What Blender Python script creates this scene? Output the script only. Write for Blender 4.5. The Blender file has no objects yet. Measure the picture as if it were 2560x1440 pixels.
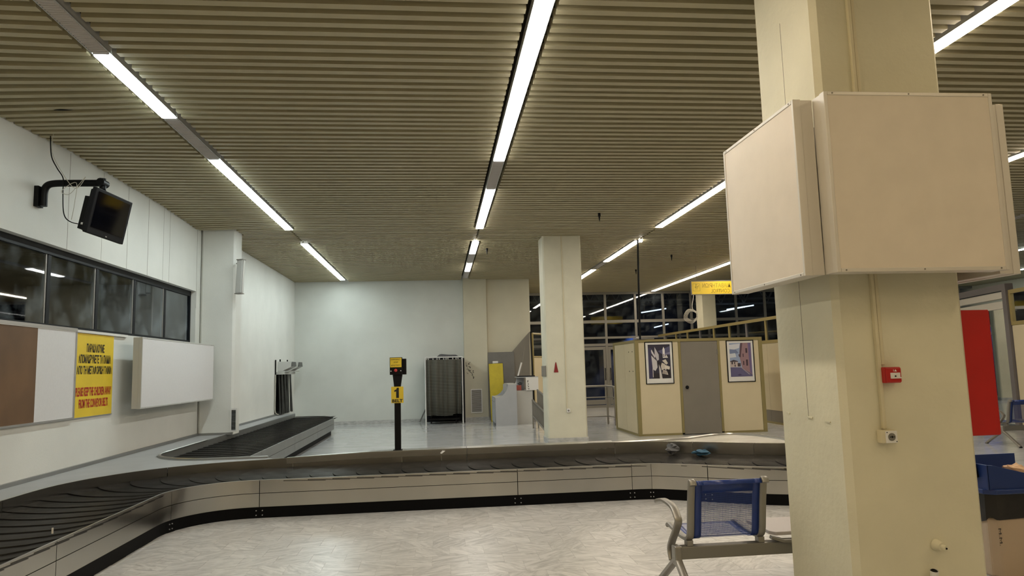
import bpy, math, random
from mathutils import Vector, Matrix

random.seed(7)
scene = bpy.context.scene
COL = scene.collection

# ------------------------------------------------------------------ camera, world, exposure
CAM_R = Vector((0.99438172, -0.102239, -0.02742579))
CAM_U = Vector((0.01558553, -0.11485803, 0.99325965))
CAM_F = Vector((0.10469995, 0.98810668, 0.11261927))
cam_data = bpy.data.cameras.new('camera')
cam_data.sensor_width = 36.0
cam_data.lens = 36.0 * 1767.32 / 2560.0
cam_data.clip_start = 0.05
cam_data.clip_end = 200
cam = bpy.data.objects.new('camera', cam_data)
m = Matrix.Identity(4)
for i in range(3):
    m[i][0], m[i][1], m[i][2] = CAM_R[i], CAM_U[i], -CAM_F[i]
m[0][3], m[1][3], m[2][3] = 0, 0, 1.6
cam.matrix_world = m
COL.objects.link(cam)
scene.camera = cam

world = bpy.data.worlds.new('night')
world.use_nodes = True
world.node_tree.nodes['Background'].inputs[0].default_value = (0.010, 0.014, 0.030, 1)
world.node_tree.nodes['Background'].inputs[1].default_value = 1.0
scene.world = world

scene.view_settings.view_transform = 'Standard'
scene.view_settings.look = 'None'
scene.view_settings.gamma = 1.0
scene.view_settings.use_curve_mapping = False
scene.view_settings.exposure = 0.0
scene.cycles.max_bounces = 10
scene.cycles.diffuse_bounces = 6
scene.cycles.glossy_bounces = 4
scene.cycles.transparent_max_bounces = 16
scene.cycles.sample_clamp_indirect = 6.0

COOL = (0.88, 1.0, 0.98)
NEUTRAL = (1.0, 0.965, 0.885)
WARM = (1.0, 0.87, 0.69)
AMBER = (1.0, 0.80, 0.52)
LAMP = 36.0                     # emission strength of a lit tube diffuser

# ------------------------------------------------------------------ materials
MATS = {}


def lin(c):
    return tuple((v / 12.92 if v <= 0.04045 else ((v + 0.055) / 1.055) ** 2.4) for v in c)


def srgb(r, g, b):
    return lin((r / 255, g / 255, b / 255))


def new_mat(name):
    mt = bpy.data.materials.new(name)
    mt.use_nodes = True
    nt = mt.node_tree
    return mt, nt, nt.nodes['Principled BSDF']


def pm(name, col, rough=0.5, metal=0.0, var=0.0, vscale=6.0, bump=0.0, bscale=60.0, spec=0.5, stretch=(1, 1, 1), coat=0.0):
    """principled material with procedural mottling (var) and fine relief (bump)"""
    if name in MATS:
        return MATS[name]
    mt, nt, b = new_mat(name)
    b.inputs['Base Color'].default_value = (*col, 1)
    b.inputs['Roughness'].default_value = rough
    b.inputs['Metallic'].default_value = metal
    b.inputs['Specular IOR Level'].default_value = spec
    b.inputs['Coat Weight'].default_value = coat
    if var or bump:
        tc = nt.nodes.new('ShaderNodeTexCoord')
        mp = nt.nodes.new('ShaderNodeMapping')
        mp.inputs['Scale'].default_value = stretch
        nt.links.new(tc.outputs['Object'], mp.inputs['Vector'])
    if var:
        n = nt.nodes.new('ShaderNodeTexNoise')
        n.inputs['Scale'].default_value = vscale
        n.inputs['Detail'].default_value = 6
        nt.links.new(mp.outputs[0], n.inputs['Vector'])
        r = nt.nodes.new('ShaderNodeMapRange')
        r.inputs['From Min'].default_value = 0.3
        r.inputs['From Max'].default_value = 0.7
        r.inputs['To Min'].default_value = 1 - var
        r.inputs['To Max'].default_value = 1 + var
        nt.links.new(n.outputs['Fac'], r.inputs['Value'])
        mx = nt.nodes.new('ShaderNodeVectorMath')
        mx.operation = 'SCALE'
        mx.inputs[0].default_value = col
        nt.links.new(r.outputs[0], mx.inputs['Scale'])
        nt.links.new(mx.outputs[0], b.inputs['Base Color'])
    if bump:
        n2 = nt.nodes.new('ShaderNodeTexNoise')
        n2.inputs['Scale'].default_value = bscale
        n2.inputs['Detail'].default_value = 4
        nt.links.new(mp.outputs[0], n2.inputs['Vector'])
        bp = nt.nodes.new('ShaderNodeBump')
        bp.inputs['Strength'].default_value = bump
        bp.inputs['Distance'].default_value = 0.01
        nt.links.new(n2.outputs['Fac'], bp.inputs['Height'])
        nt.links.new(bp.outputs[0], b.inputs['Normal'])
    MATS[name] = mt
    return mt


def emit_mat(name, col, strength):
    if name in MATS:
        return MATS[name]
    mt, nt, b = new_mat(name)
    b.inputs['Base Color'].default_value = (0.8, 0.8, 0.8, 1)
    b.inputs['Emission Color'].default_value = (*col, 1)
    b.inputs['Emission Strength'].default_value = strength
    MATS[name] = mt
    return mt


def glass_mat(name, tint, refl=1.0, dust=0.12):
    """window pane: tinted see-through with Fresnel mirror reflection and a little dust"""
    mt = bpy.data.materials.new(name)
    mt.use_nodes = True
    nt = mt.node_tree
    nt.nodes.clear()
    out = nt.nodes.new('ShaderNodeOutputMaterial')
    tr = nt.nodes.new('ShaderNodeBsdfTransparent')
    tr.inputs[0].default_value = (*tint, 1)
    gl = nt.nodes.new('ShaderNodeBsdfGlossy')
    gl.inputs['Roughness'].default_value = 0.02
    gl.inputs['Color'].default_value = (0.9, 0.95, 1.0, 1)
    df = nt.nodes.new('ShaderNodeBsdfDiffuse')
    df.inputs[0].default_value = (0.33, 0.39, 0.44, 1)
    fr = nt.nodes.new('ShaderNodeFresnel')
    fr.inputs[0].default_value = 1.5
    mu = nt.nodes.new('ShaderNodeMath')
    mu.operation = 'MULTIPLY'
    mu.use_clamp = True
    mu.inputs[1].default_value = refl
    nt.links.new(fr.outputs[0], mu.inputs[0])
    tc = nt.nodes.new('ShaderNodeTexCoord')
    ns = nt.nodes.new('ShaderNodeTexNoise')
    ns.inputs['Scale'].default_value = 3.0
    ns.inputs['Detail'].default_value = 8
    nt.links.new(tc.outputs['Object'], ns.inputs['Vector'])
    mr = nt.nodes.new('ShaderNodeMapRange')
    mr.inputs['From Min'].default_value = 0.45
    mr.inputs['From Max'].default_value = 0.8
    mr.inputs['To Max'].default_value = dust
    nt.links.new(ns.outputs['Fac'], mr.inputs['Value'])
    m0 = nt.nodes.new('ShaderNodeMixShader')
    nt.links.new(mr.outputs[0], m0.inputs[0])
    nt.links.new(tr.outputs[0], m0.inputs[1])
    nt.links.new(df.outputs[0], m0.inputs[2])
    m1 = nt.nodes.new('ShaderNodeMixShader')
    nt.links.new(mu.outputs[0], m1.inputs[0])
    nt.links.new(m0.outputs[0], m1.inputs[1])
    nt.links.new(gl.outputs[0], m1.inputs[2])
    nt.links.new(m1.outputs[0], out.inputs[0])
    MATS[name] = mt
    return mt


def marble_mat(name, per_object, base=(0.60, 0.585, 0.555), dark=(0.36, 0.35, 0.335), rough=0.2):
    """veined pale marble; per_object turns the veins with each tile, else a tile grid does"""
    mt, nt, b = new_mat(name)
    L = nt.links.new
    N = nt.nodes.new
    b.inputs['Roughness'].default_value = rough
    b.inputs['Specular IOR Level'].default_value = 0.5
    tc = N('ShaderNodeTexCoord')
    if per_object:
        oi = N('ShaderNodeObjectInfo')
        rnd = oi.outputs['Random']
        src = tc.outputs['Object']
    else:
        src = tc.outputs['Object']
        dv = N('ShaderNodeVectorMath')
        dv.operation = 'DIVIDE'
        dv.inputs[1].default_value = (0.6, 0.3, 1000)
        L(src, dv.inputs[0])
        fl = N('ShaderNodeVectorMath')
        fl.operation = 'FLOOR'
        L(dv.outputs[0], fl.inputs[0])
        wn = N('ShaderNodeTexWhiteNoise')
        wn.noise_dimensions = '2D'
        L(fl.outputs[0], wn.inputs['Vector'])
        rnd = wn.outputs['Value']
    ang = N('ShaderNodeMath')
    ang.operation = 'MULTIPLY_ADD'
    ang.inputs[1].default_value = 1.9 if per_object else 0.5
    ang.inputs[2].default_value = -0.95 if per_object else -0.25
    L(rnd, ang.inputs[0])
    vr = N('ShaderNodeVectorRotate')
    vr.rotation_type = 'Z_AXIS'
    L(src, vr.inputs['Vector'])
    L(ang.outputs[0], vr.inputs['Angle'])
    off = N('ShaderNodeMath')
    off.operation = 'MULTIPLY'
    off.inputs[1].default_value = 37.0
    L(rnd, off.inputs[0])
    cb = N('ShaderNodeCombineXYZ')
    L(off.outputs[0], cb.inputs['X'])
    L(off.outputs[0], cb.inputs['Y'])
    ad = N('ShaderNodeVectorMath')
    L(vr.outputs[0], ad.inputs[0])
    L(cb.outputs[0], ad.inputs[1])
    mp = N('ShaderNodeMapping')
    mp.inputs['Scale'].default_value = (3.0, 13.0, 1.0) if per_object else (1.2, 12.0, 1.0)
    L(ad.outputs[0], mp.inputs['Vector'])
    ns = N('ShaderNodeTexNoise')
    ns.inputs['Scale'].default_value = 1.3
    ns.inputs['Detail'].default_value = 8
    ns.inputs['Roughness'].default_value = 0.65
    ns.inputs['Distortion'].default_value = 1.3
    L(mp.outputs[0], ns.inputs['Vector'])
    rp = N('ShaderNodeValToRGB')
    rp.color_ramp.elements[0].position = 0.30
    rp.color_ramp.elements[0].color = (*dark, 1)
    rp.color_ramp.elements[1].position = 0.60
    rp.color_ramp.elements[1].color = (*base, 1)
    L(ns.outputs['Fac'], rp.inputs[0])
    sc = N('ShaderNodeMapRange')
    sc.inputs['To Min'].default_value = 0.93
    sc.inputs['To Max'].default_value = 1.05
    L(rnd, sc.inputs['Value'])
    ml = N('ShaderNodeVectorMath')
    ml.operation = 'SCALE'
    L(rp.outputs[0], ml.inputs[0])
    L(sc.outputs[0], ml.inputs['Scale'])
    L(ml.outputs[0], b.inputs['Base Color'])
    MATS[name] = mt
    return mt


def print_mat():
    """flat print: colours come from the mesh's face colours"""
    mt, nt, b = new_mat('print')
    at = nt.nodes.new('ShaderNodeAttribute')
    at.attribute_name = 'ink'
    nt.links.new(at.outputs['Color'], b.inputs['Base Color'])
    b.inputs['Roughness'].default_value = 0.35
    MATS['print'] = mt
    return mt


def stripe_mat(name, c1, c2, period):
    mt, nt, b = new_mat(name)
    tc = nt.nodes.new('ShaderNodeTexCoord')
    sp = nt.nodes.new('ShaderNodeSeparateXYZ')
    nt.links.new(tc.outputs['Object'], sp.inputs[0])
    d = nt.nodes.new('ShaderNodeMath')
    d.operation = 'DIVIDE'
    d.inputs[1].default_value = period
    nt.links.new(sp.outputs['Z'], d.inputs[0])
    f = nt.nodes.new('ShaderNodeMath')
    f.operation = 'FRACT'
    nt.links.new(d.outputs[0], f.inputs[0])
    r = nt.nodes.new('ShaderNodeValToRGB')
    r.color_ramp.interpolation = 'CONSTANT'
    r.color_ramp.elements[0].color = (*c1, 1)
    r.color_ramp.elements[1].position = 0.5
    r.color_ramp.elements[1].color = (*c2, 1)
    nt.links.new(f.outputs[0], r.inputs[0])
    nt.links.new(r.outputs[0], b.inputs['Base Color'])
    b.inputs['Roughness'].default_value = 0.8
    MATS[name] = mt
    return mt


def perforated_mat(name, col, pitch=0.006, cut=0.15):
    """painted sheet steel pierced by a grid of round holes"""
    mt, nt, b = new_mat(name)
    b.inputs['Base Color'].default_value = (*col, 1)
    b.inputs['Roughness'].default_value = 0.35
    tc = nt.nodes.new('ShaderNodeTexCoord')
    sp = nt.nodes.new('ShaderNodeSeparateXYZ')
    nt.links.new(tc.outputs['Object'], sp.inputs[0])

    def wave(sock):
        a = nt.nodes.new('ShaderNodeMath')
        a.operation = 'MULTIPLY'
        a.inputs[1].default_value = 2 * math.pi / pitch
        nt.links.new(sock, a.inputs[0])
        s = nt.nodes.new('ShaderNodeMath')
        s.operation = 'SINE'
        nt.links.new(a.outputs[0], s.inputs[0])
        return s.outputs[0]
    sm = nt.nodes.new('ShaderNodeMath')
    nt.links.new(sp.outputs['Y'], sm.inputs[0])
    nt.links.new(sp.outputs['Z'], sm.inputs[1])
    p = nt.nodes.new('ShaderNodeMath')
    nt.links.new(wave(sp.outputs['X']), p.inputs[0])
    nt.links.new(wave(sm.outputs[0]), p.inputs[1])
    g = nt.nodes.new('ShaderNodeMath')
    g.operation = 'LESS_THAN'
    g.inputs[1].default_value = cut
    nt.links.new(p.outputs[0], g.inputs[0])
    nt.links.new(g.outputs[0], b.inputs['Alpha'])
    MATS[name] = mt
    return mt


def steel_mat(name, col, rough, streak=(1.5, 1.5, 60.0), var=0.06):
    """brushed sheet steel with smudges"""
    mt, nt, b = new_mat(name)
    L, N = nt.links.new, nt.nodes.new
    b.inputs['Metallic'].default_value = 1.0
    tc = N('ShaderNodeTexCoord')
    mp = N('ShaderNodeMapping')
    mp.inputs['Scale'].default_value = streak
    L(tc.outputs['Object'], mp.inputs['Vector'])
    n1 = N('ShaderNodeTexNoise')
    n1.inputs['Scale'].default_value = 1.2
    n1.inputs['Detail'].default_value = 2
    L(mp.outputs[0], n1.inputs['Vector'])
    n2 = N('ShaderNodeTexNoise')
    n2.inputs['Scale'].default_value = 1.5
    n2.inputs['Detail'].default_value = 2
    L(tc.outputs['Object'], n2.inputs['Vector'])
    r1 = N('ShaderNodeMapRange')
    r1.inputs['From Min'].default_value = 0.3
    r1.inputs['From Max'].default_value = 0.7
    r1.inputs['To Min'].default_value = 1 - var
    r1.inputs['To Max'].default_value = 1 + var
    L(n2.outputs['Fac'], r1.inputs['Value'])
    sc = N('ShaderNodeVectorMath')
    sc.operation = 'SCALE'
    sc.inputs[0].default_value = col
    L(r1.outputs[0], sc.inputs['Scale'])
    L(sc.outputs[0], b.inputs['Base Color'])
    r2 = N('ShaderNodeMapRange')
    r2.inputs['To Min'].default_value = rough - 0.05
    r2.inputs['To Max'].default_value = rough + 0.07
    L(n1.outputs['Fac'], r2.inputs['Value'])
    L(r2.outputs[0], b.inputs['Roughness'])
    MATS[name] = mt
    return mt


def rubber_mat(name):
    """worn black rubber: dark body with a weak even sheen, scuffed"""
    mt = bpy.data.materials.new(name)
    mt.use_nodes = True
    nt = mt.node_tree
    nt.nodes.clear()
    L, N = nt.links.new, nt.nodes.new
    out = N('ShaderNodeOutputMaterial')
    df = N('ShaderNodeBsdfDiffuse')
    df.inputs[0].default_value = (0.016, 0.015, 0.014, 1)
    gl = N('ShaderNodeBsdfGlossy')
    gl.inputs['Color'].default_value = (0.42, 0.41, 0.40, 1)
    tc = N('ShaderNodeTexCoord')
    ns = N('ShaderNodeTexNoise')
    ns.inputs['Scale'].default_value = 4
    ns.inputs['Detail'].default_value = 3
    L(tc.outputs['Object'], ns.inputs['Vector'])
    r1 = N('ShaderNodeMapRange')
    r1.inputs['From Min'].default_value = 0.3
    r1.inputs['From Max'].default_value = 0.7
    r1.inputs['To Min'].default_value = 0.19
    r1.inputs['To Max'].default_value = 0.29
    L(ns.outputs['Fac'], r1.inputs['Value'])
    r2 = N('ShaderNodeMapRange')
    r2.inputs['To Min'].default_value = 0.20
    r2.inputs['To Max'].default_value = 0.28
    L(ns.outputs['Fac'], r2.inputs['Value'])
    L(r2.outputs[0], gl.inputs['Roughness'])
    mx = N('ShaderNodeMixShader')
    L(r1.outputs[0], mx.inputs[0])
    L(df.outputs[0], mx.inputs[1])
    L(gl.outputs[0], mx.inputs[2])
    L(mx.outputs[0], out.inputs[0])
    MATS[name] = mt
    return mt


WHITE_WALL = pm('white_wall_paint', (0.70, 0.70, 0.665), 0.75, var=0.05, vscale=1.2, bump=0.12, bscale=45)
BACK_WALL = pm('pale_wall_paint', (0.62, 0.635, 0.60), 0.75, var=0.06, vscale=1.0, bump=0.12, bscale=45)
CREAM_WALL = pm('cream_wall_paint', (0.57, 0.54, 0.425), 0.75, var=0.06, vscale=1.2, bump=0.1, bscale=45)
COLUMN = pm('cream_column_paint', (0.66, 0.625, 0.475), 0.6, var=0.05, vscale=2.2, bump=0.35, bscale=22)
MID_PAINT = pm('pale_column_paint', (0.62, 0.60, 0.48), 0.65, var=0.06, vscale=2.0, bump=0.2, bscale=25)
SLAT = pm('beige_slat', (0.405, 0.36, 0.23), 0.5, var=0.03, vscale=3)
PLENUM = pm('ceiling_void', (0.035, 0.029, 0.020), 0.9, spec=0.1)
FLOOR = marble_mat('marble_floor', False, base=(0.60, 0.61, 0.62), dark=(0.40, 0.41, 0.42), rough=0.10)
TILE = marble_mat('marble_tile', True, base=(0.585, 0.565, 0.54), dark=(0.28, 0.27, 0.26), rough=0.3)
GROUT = pm('grout', (0.40, 0.385, 0.36), 0.9)
MARBLE_TRIM = pm('marble_skirting', (0.45, 0.45, 0.44), 0.3, var=0.25, vscale=9, stretch=(1, 1, 3))
STEEL = steel_mat('brushed_steel', (0.46, 0.445, 0.42), 0.23, streak=(1, 1, 1))
STEEL_DARK = steel_mat('brushed_steel_fender', (0.40, 0.385, 0.36), 0.23, streak=(1, 1, 1))
STEEL_GREY = steel_mat('grey_sheet_steel', (0.36, 0.365, 0.36), 0.45, streak=(1, 1, 1))
CAP = pm('steel_cap', (0.50, 0.49, 0.47), 0.3, metal=1.0)
DECK = pm('grey_deck_laminate', (0.34, 0.345, 0.35), 0.45, var=0.06, vscale=3)
RUBBER = rubber_mat('black_rubber_plate')
RUBBER_EDGE = pm('rubber_edge', (0.008, 0.008, 0.009), 0.6)
PLINTH = pm('black_plinth', (0.003, 0.003, 0.0035), 0.6, spec=0.1)
BLACK = pm('black_paint', (0.004, 0.004, 0.0045), 0.45, spec=0.18)
BLACK_MATT = pm('black_plastic', (0.007, 0.007, 0.009), 0.55, spec=0.2)
SCREEN = pm('dark_screen', (0.002, 0.002, 0.004), 0.06, spec=0.25)
YELLOW = pm('yellow_sign', (0.78, 0.56, 0.035), 0.45, var=0.06, vscale=3)
YELLOW_DULL = pm('yellow_board', (0.55, 0.44, 0.03), 0.5, var=0.12, vscale=4)
RED_INK = pm('red_ink', (0.42, 0.012, 0.012), 0.5)
BLACK_INK = pm('black_ink', (0.008, 0.008, 0.008), 0.5)
WHITE = pm('white_plastic', (0.72, 0.71, 0.69), 0.4)
BOARD_WHITE = pm('white_panel', (0.70, 0.69, 0.70), 0.5, var=0.02, vscale=40)
BOX_PANEL = pm('off_white_panel', (0.70, 0.62, 0.52), 0.5, var=0.035, vscale=5)
BROWN = pm('brown_board', (0.135, 0.070, 0.030), 0.5, var=0.25, vscale=1.6)
ALU = pm('aluminium', (0.55, 0.55, 0.55), 0.35, metal=0.85)
ALU_PAINT = pm('pale_aluminium_frame', (0.62, 0.58, 0.52), 0.4, metal=0.2)
ALU_DARK = pm('dark_window_frame', (0.008, 0.010, 0.013), 0.5, spec=0.2)
OLIVE = pm('olive_frame', (0.25, 0.205, 0.085), 0.45)
YFRAME = pm('ochre_frame', (0.30, 0.235, 0.085), 0.45)
CREAM = pm('cream_panel', (0.60, 0.52, 0.35), 0.5, var=0.03, vscale=2)
GREY_DOOR = pm('grey_door_paint', (0.205, 0.185, 0.155), 0.5, var=0.05, vscale=2)
GREY_KICK = pm('grey_kick_panel', (0.20, 0.18, 0.15), 0.6)
GREY_DESK = pm('grey_laminate', (0.40, 0.41, 0.43), 0.5, var=0.03)
GREY_BOARD = pm('grey_board', (0.16, 0.155, 0.145), 0.6, var=0.06)
PALE_GREY = pm('pale_grey', (0.48, 0.48, 0.46), 0.5)
RAIL = pm('dull_grey_rail', (0.22, 0.205, 0.18), 0.4, metal=0.3)
GREY_METAL = pm('grey_painted_metal', (0.21, 0.20, 0.18), 0.38, metal=0.25)
SILVER = pm('silver_cast', (0.27, 0.255, 0.23), 0.38, metal=0.5)
BLUE = pm('blue_sheet', (0.010, 0.035, 0.20), 0.32)
BLUE_PERF = perforated_mat('blue_perforated_sheet', (0.012, 0.040, 0.22), 0.0055, 0.25)
BLUE_BIN = pm('blue_bin_plastic', (0.012, 0.035, 0.16), 0.3)
BAG = pm('black_bag', (0.012, 0.011, 0.011), 0.35, bump=0.5, bscale=14)
BIN = pm('beige_bin', (0.47, 0.37, 0.27), 0.55, var=0.03)
RED = pm('red_paint', (0.42, 0.010, 0.008), 0.4, var=0.05)
RED_BTN = pm('red_button', (0.55, 0.04, 0.05), 0.3)
CURTAIN = stripe_mat('striped_curtain', (0.030, 0.028, 0.022), (0.125, 0.12, 0.095), 0.044)
CABLE_W = pm('pale_cable', (0.52, 0.49, 0.42), 0.5)
CONDUIT = pm('painted_conduit', (0.62, 0.56, 0.39), 0.5)
PORTAL = pm('grey_portal', (0.155, 0.14, 0.14), 0.5)
SHUTTER = pm('shutter_box', (0.58, 0.54, 0.47), 0.5)
PAPER = pm('crumpled_paper', (0.55, 0.36, 0.22), 0.7, bump=0.8, bscale=30)
TRUSS = pm('truss_steel', (0.45, 0.47, 0.50), 0.5)
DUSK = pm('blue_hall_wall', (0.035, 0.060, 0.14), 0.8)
DARK_HALL = pm('dark_hall', (0.06, 0.065, 0.07), 0.85)
LOUVRE = pm('grey_louvre', (0.60, 0.58, 0.58), 0.4)
HOUSING = pm('lamp_housing', (0.55, 0.55, 0.54), 0.4)
GLASS = glass_mat('window_glass', (0.55, 0.60, 0.63), 1.6, 0.42)
GLASS_B = glass_mat('hall_glass', (0.55, 0.58, 0.62), 1.3)
PRINT = print_mat()
ISLAND = pm('island_top_stone', (0.52, 0.49, 0.43), 0.25, var=0.12, vscale=3, stretch=(1, 3, 1))
BLUE_CLOTH = pm('blue_rag', (0.03, 0.10, 0.17), 0.8)
GREY_CLOTH = pm('grey_bag_cloth', (0.10, 0.10, 0.105), 0.7)

# ------------------------------------------------------------------ builders
WO = {}           # world origin of every object made here


class G:
    """collects faces in world coordinates, then links them as ONE mesh object"""

    def __init__(s):
        s.v, s.f, s.c, s.M = [], [], [], None

    def add(s, vs, fs, col=None):
        k = len(s.v)
        for p in vs:
            p = Vector(p)
            s.v.append(s.M @ p if s.M else p)
        for f in fs:
            s.f.append([i + k for i in f])
            s.c.append(col)
        return s

    def box(s, x0, x1, y0, y1, z0, z1):
        return s.add([(x0, y0, z0), (x1, y0, z0), (x1, y1, z0), (x0, y1, z0), (x0, y0, z1), (x1, y0, z1), (x1, y1, z1), (x0, y1, z1)],
                     [(3, 2, 1, 0), (4, 5, 6, 7), (0, 1, 5, 4), (1, 2, 6, 5), (2, 3, 7, 6), (3, 0, 4, 7)])

    def obox(s, c, ax, ay, az, hx, hy, hz):
        """box about c with half sizes along three axes"""
        c, ax, ay, az = Vector(c), Vector(ax).normalized(), Vector(ay).normalized(), Vector(az).normalized()
        vs = [c + ax * hx * i + ay * hy * j + az * hz * k for k in (-1, 1) for (i, j) in ((-1, -1), (1, -1), (1, 1), (-1, 1))]
        return s.add(vs, [(3, 2, 1, 0), (4, 5, 6, 7), (0, 1, 5, 4), (1, 2, 6, 5), (2, 3, 7, 6), (3, 0, 4, 7)])

    def prism(s, poly, d0, d1, axis='z'):
        """extrude a 2-D polygon: axis z -> (x,y), axis y -> (x,z), axis x -> (y,z)"""
        n = len(poly)

        def p3(a, b, d):
            return (a, b, d) if axis == 'z' else ((a, d, b) if axis == 'y' else (d, a, b))
        vs = [p3(a, b, d0) for a, b in poly] + [p3(a, b, d1) for a, b in poly]
        fs = [list(range(n))[::-1], list(range(n, 2 * n))] + [(i, (i + 1) % n, n + (i + 1) % n, n + i) for i in range(n)]
        return s.add(vs, fs)

    def cyl(s, p0, p1, r0, r1=None, n=14, caps=True):
        p0, p1 = Vector(p0), Vector(p1)
        r1 = r0 if r1 is None else r1
        d = (p1 - p0).normalized()
        a = d.orthogonal().normalized()
        b = d.cross(a)
        vs = []
        for p, r in ((p0, r0), (p1, r1)):
            for i in range(n):
                t = 2 * math.pi * i / n
                vs.append(p + a * math.cos(t) * r + b * math.sin(t) * r)
        fs = [(i, (i + 1) % n, n + (i + 1) % n, n + i) for i in range(n)]
        if caps:
            fs += [list(range(n))[::-1], list(range(n, 2 * n))]
        return s.add(vs, fs)

    def tube(s, pts, r, n=8, flat=None):
        """sweep a round (or flat = (wide, thin, wide axis)) section along points"""
        pts = [Vector(p) for p in pts]
        rings = []
        a = None
        for i, p in enumerate(pts):
            d = (pts[min(i + 1, len(pts) - 1)] - pts[max(i - 1, 0)]).normalized()
            if flat:
                a = Vector(flat[2])
                a = (a - d * a.dot(d)).normalized()
            else:
                a = d.orthogonal().normalized() if a is None else (a - d * a.dot(d)).normalized()
            b = d.cross(a)
            ring = []
            for k in range(n):
                t = 2 * math.pi * (k + 0.5) / n
                if flat:
                    cx, cy = math.cos(t), math.sin(t)
                    e = 0.45
                    ring.append(p + a * flat[0] * math.copysign(abs(cx) ** e, cx) + b * flat[1] * math.copysign(abs(cy) ** e, cy))
                else:
                    ring.append(p + a * math.cos(t) * r + b * math.sin(t) * r)
            rings.append(ring)
        vs = [q for ring in rings for q in ring]
        fs = []
        for i in range(len(pts) - 1):
            for k in range(n):
                fs.append((i * n + k, i * n + (k + 1) % n, (i + 1) * n + (k + 1) % n, (i + 1) * n + k))
        fs += [list(range(n))[::-1], [(len(pts) - 1) * n + k for k in range(n)]]
        return s.add(vs, fs)

    def ball(s, c, r, sz=1.0, n=12, m=8):
        c = Vector(c)
        vs = [c + Vector((0, 0, r * sz))]
        for j in range(1, m):
            ph = math.pi * j / m
            for i in range(n):
                t = 2 * math.pi * i / n
                vs.append(c + Vector((r * math.sin(ph) * math.cos(t), r * math.sin(ph) * math.sin(t), r * sz * math.cos(ph))))
        vs.append(c - Vector((0, 0, r * sz)))
        fs = [(0, 1 + i, 1 + (i + 1) % n) for i in range(n)]
        for j in range(m - 2):
            for i in range(n):
                fs.append((1 + j * n + i, 1 + (j + 1) * n + i, 1 + (j + 1) * n + (i + 1) % n, 1 + j * n + (i + 1) % n))
        k = len(vs) - 1
        fs += [(k, 1 + (m - 2) * n + (i + 1) % n, 1 + (m - 2) * n + i) for i in range(n)]
        return s.add(vs, fs)

    def obj(s, name, mat, parent=None, bevel=0.0, smooth=False, origin=None):
        lo = Vector([min(p[i] for p in s.v) for i in range(3)])
        hi = Vector([max(p[i] for p in s.v) for i in range(3)])
        o = Vector(origin) if origin else Vector(((lo.x + hi.x) / 2, (lo.y + hi.y) / 2, lo.z))
        me = bpy.data.meshes.new(name)
        me.from_pydata([p - o for p in s.v], [], s.f)
        me.materials.append(mat)
        if any(c is not None for c in s.c):
            at = me.attributes.new('ink', 'FLOAT_COLOR', 'CORNER')
            for poly in me.polygons:
                c = s.c[poly.index] or (0.5, 0.5, 0.5)
                for li in poly.loop_indices:
                    at.data[li].color = (*c, 1)
        if smooth:
            for p in me.polygons:
                p.use_smooth = True
            me.set_sharp_from_angle(angle=math.radians(40))
        me.update()
        return link(name, me, o, parent, bevel)


def link(name, me, o, parent=None, bevel=0.0):
    ob = bpy.data.objects.new(name, me)
    COL.objects.link(ob)
    WO[ob] = Vector(o)
    if parent:
        ob.parent = parent
        ob.location = WO[ob] - WO[parent]
    else:
        ob.location = o
    if bevel:
        b = ob.modifiers.new('bevel', 'BEVEL')
        b.width = bevel
        b.segments = 2
        b.limit_method = 'ANGLE'
    return ob


def box(name, x0, x1, y0, y1, z0, z1, mat, parent=None, bevel=0.0):
    return G().box(x0, x1, y0, y1, z0, z1).obj(name, mat, parent, bevel)


def tag(o, label, cat, group=None):
    o['label'] = label
    o['category'] = cat
    if group:
        o['group'] = group
    return o


def thing(name, loc, label, cat, group=None):
    e = bpy.data.objects.new(name, None)
    COL.objects.link(e)
    e.location = loc
    e.empty_display_size = 0.1
    WO[e] = Vector(loc)
    return tag(e, label, cat, group)


def struct(o):
    o['kind'] = 'structure'
    return o


def dup(root, delta, parent=None):
    """a copy of a thing with copies of its parts and sub-parts"""
    c = root.copy()
    COL.objects.link(c)
    if parent is None:
        c.location = root.location + Vector(delta)
        WO[c] = WO[root] + Vector(delta)
    else:
        c.parent = parent
        WO[c] = WO[root] + Vector(delta)
    for ch in list(root.children):
        dup(ch, delta, c)
    return c


def text(name, body, mat, origin, ax, up, height, parent, width=None, depth=0.002, bold=0.0):
    """lettering centred on origin; ax = reading direction, up = up direction; converted to a mesh"""
    cu = bpy.data.curves.new('lettering', 'FONT')
    cu.body = body
    cu.align_x = 'CENTER'
    cu.align_y = 'CENTER'
    cu.size = 1.0
    cu.extrude = 0.0
    cu.offset = bold
    cu.resolution_u = 3
    t = bpy.data.objects.new('lettering', cu)
    COL.objects.link(t)
    bpy.context.view_layer.update()
    me = bpy.data.meshes.new_from_object(t.evaluated_get(bpy.context.evaluated_depsgraph_get()))
    bpy.data.objects.remove(t)
    bpy.data.curves.remove(cu)
    xs = [v.co.x for v in me.vertices]
    ys = [v.co.y for v in me.vertices]
    h = max(ys) - min(ys)
    w = max(xs) - min(xs)
    sy = height / h
    sx = (width / w) if width else sy
    cx, cy = (max(xs) + min(xs)) / 2, (max(ys) + min(ys)) / 2
    ax, up = Vector(ax).normalized(), Vector(up).normalized()
    nv = ax.cross(up)
    for v in me.vertices:
        v.co = ax * (v.co.x - cx) * sx + up * (v.co.y - cy) * sy + nv * depth
    me.materials.clear()
    me.materials.append(mat)
    return link(name, me, origin, parent)


def arc(cx, cy, r, a0, a1, n):
    return [(cx + r * math.cos(math.radians(a0 + (a1 - a0) * i / n)), cy + r * math.sin(math.radians(a0 + (a1 - a0) * i / n))) for i in range(n + 1)]


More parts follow.
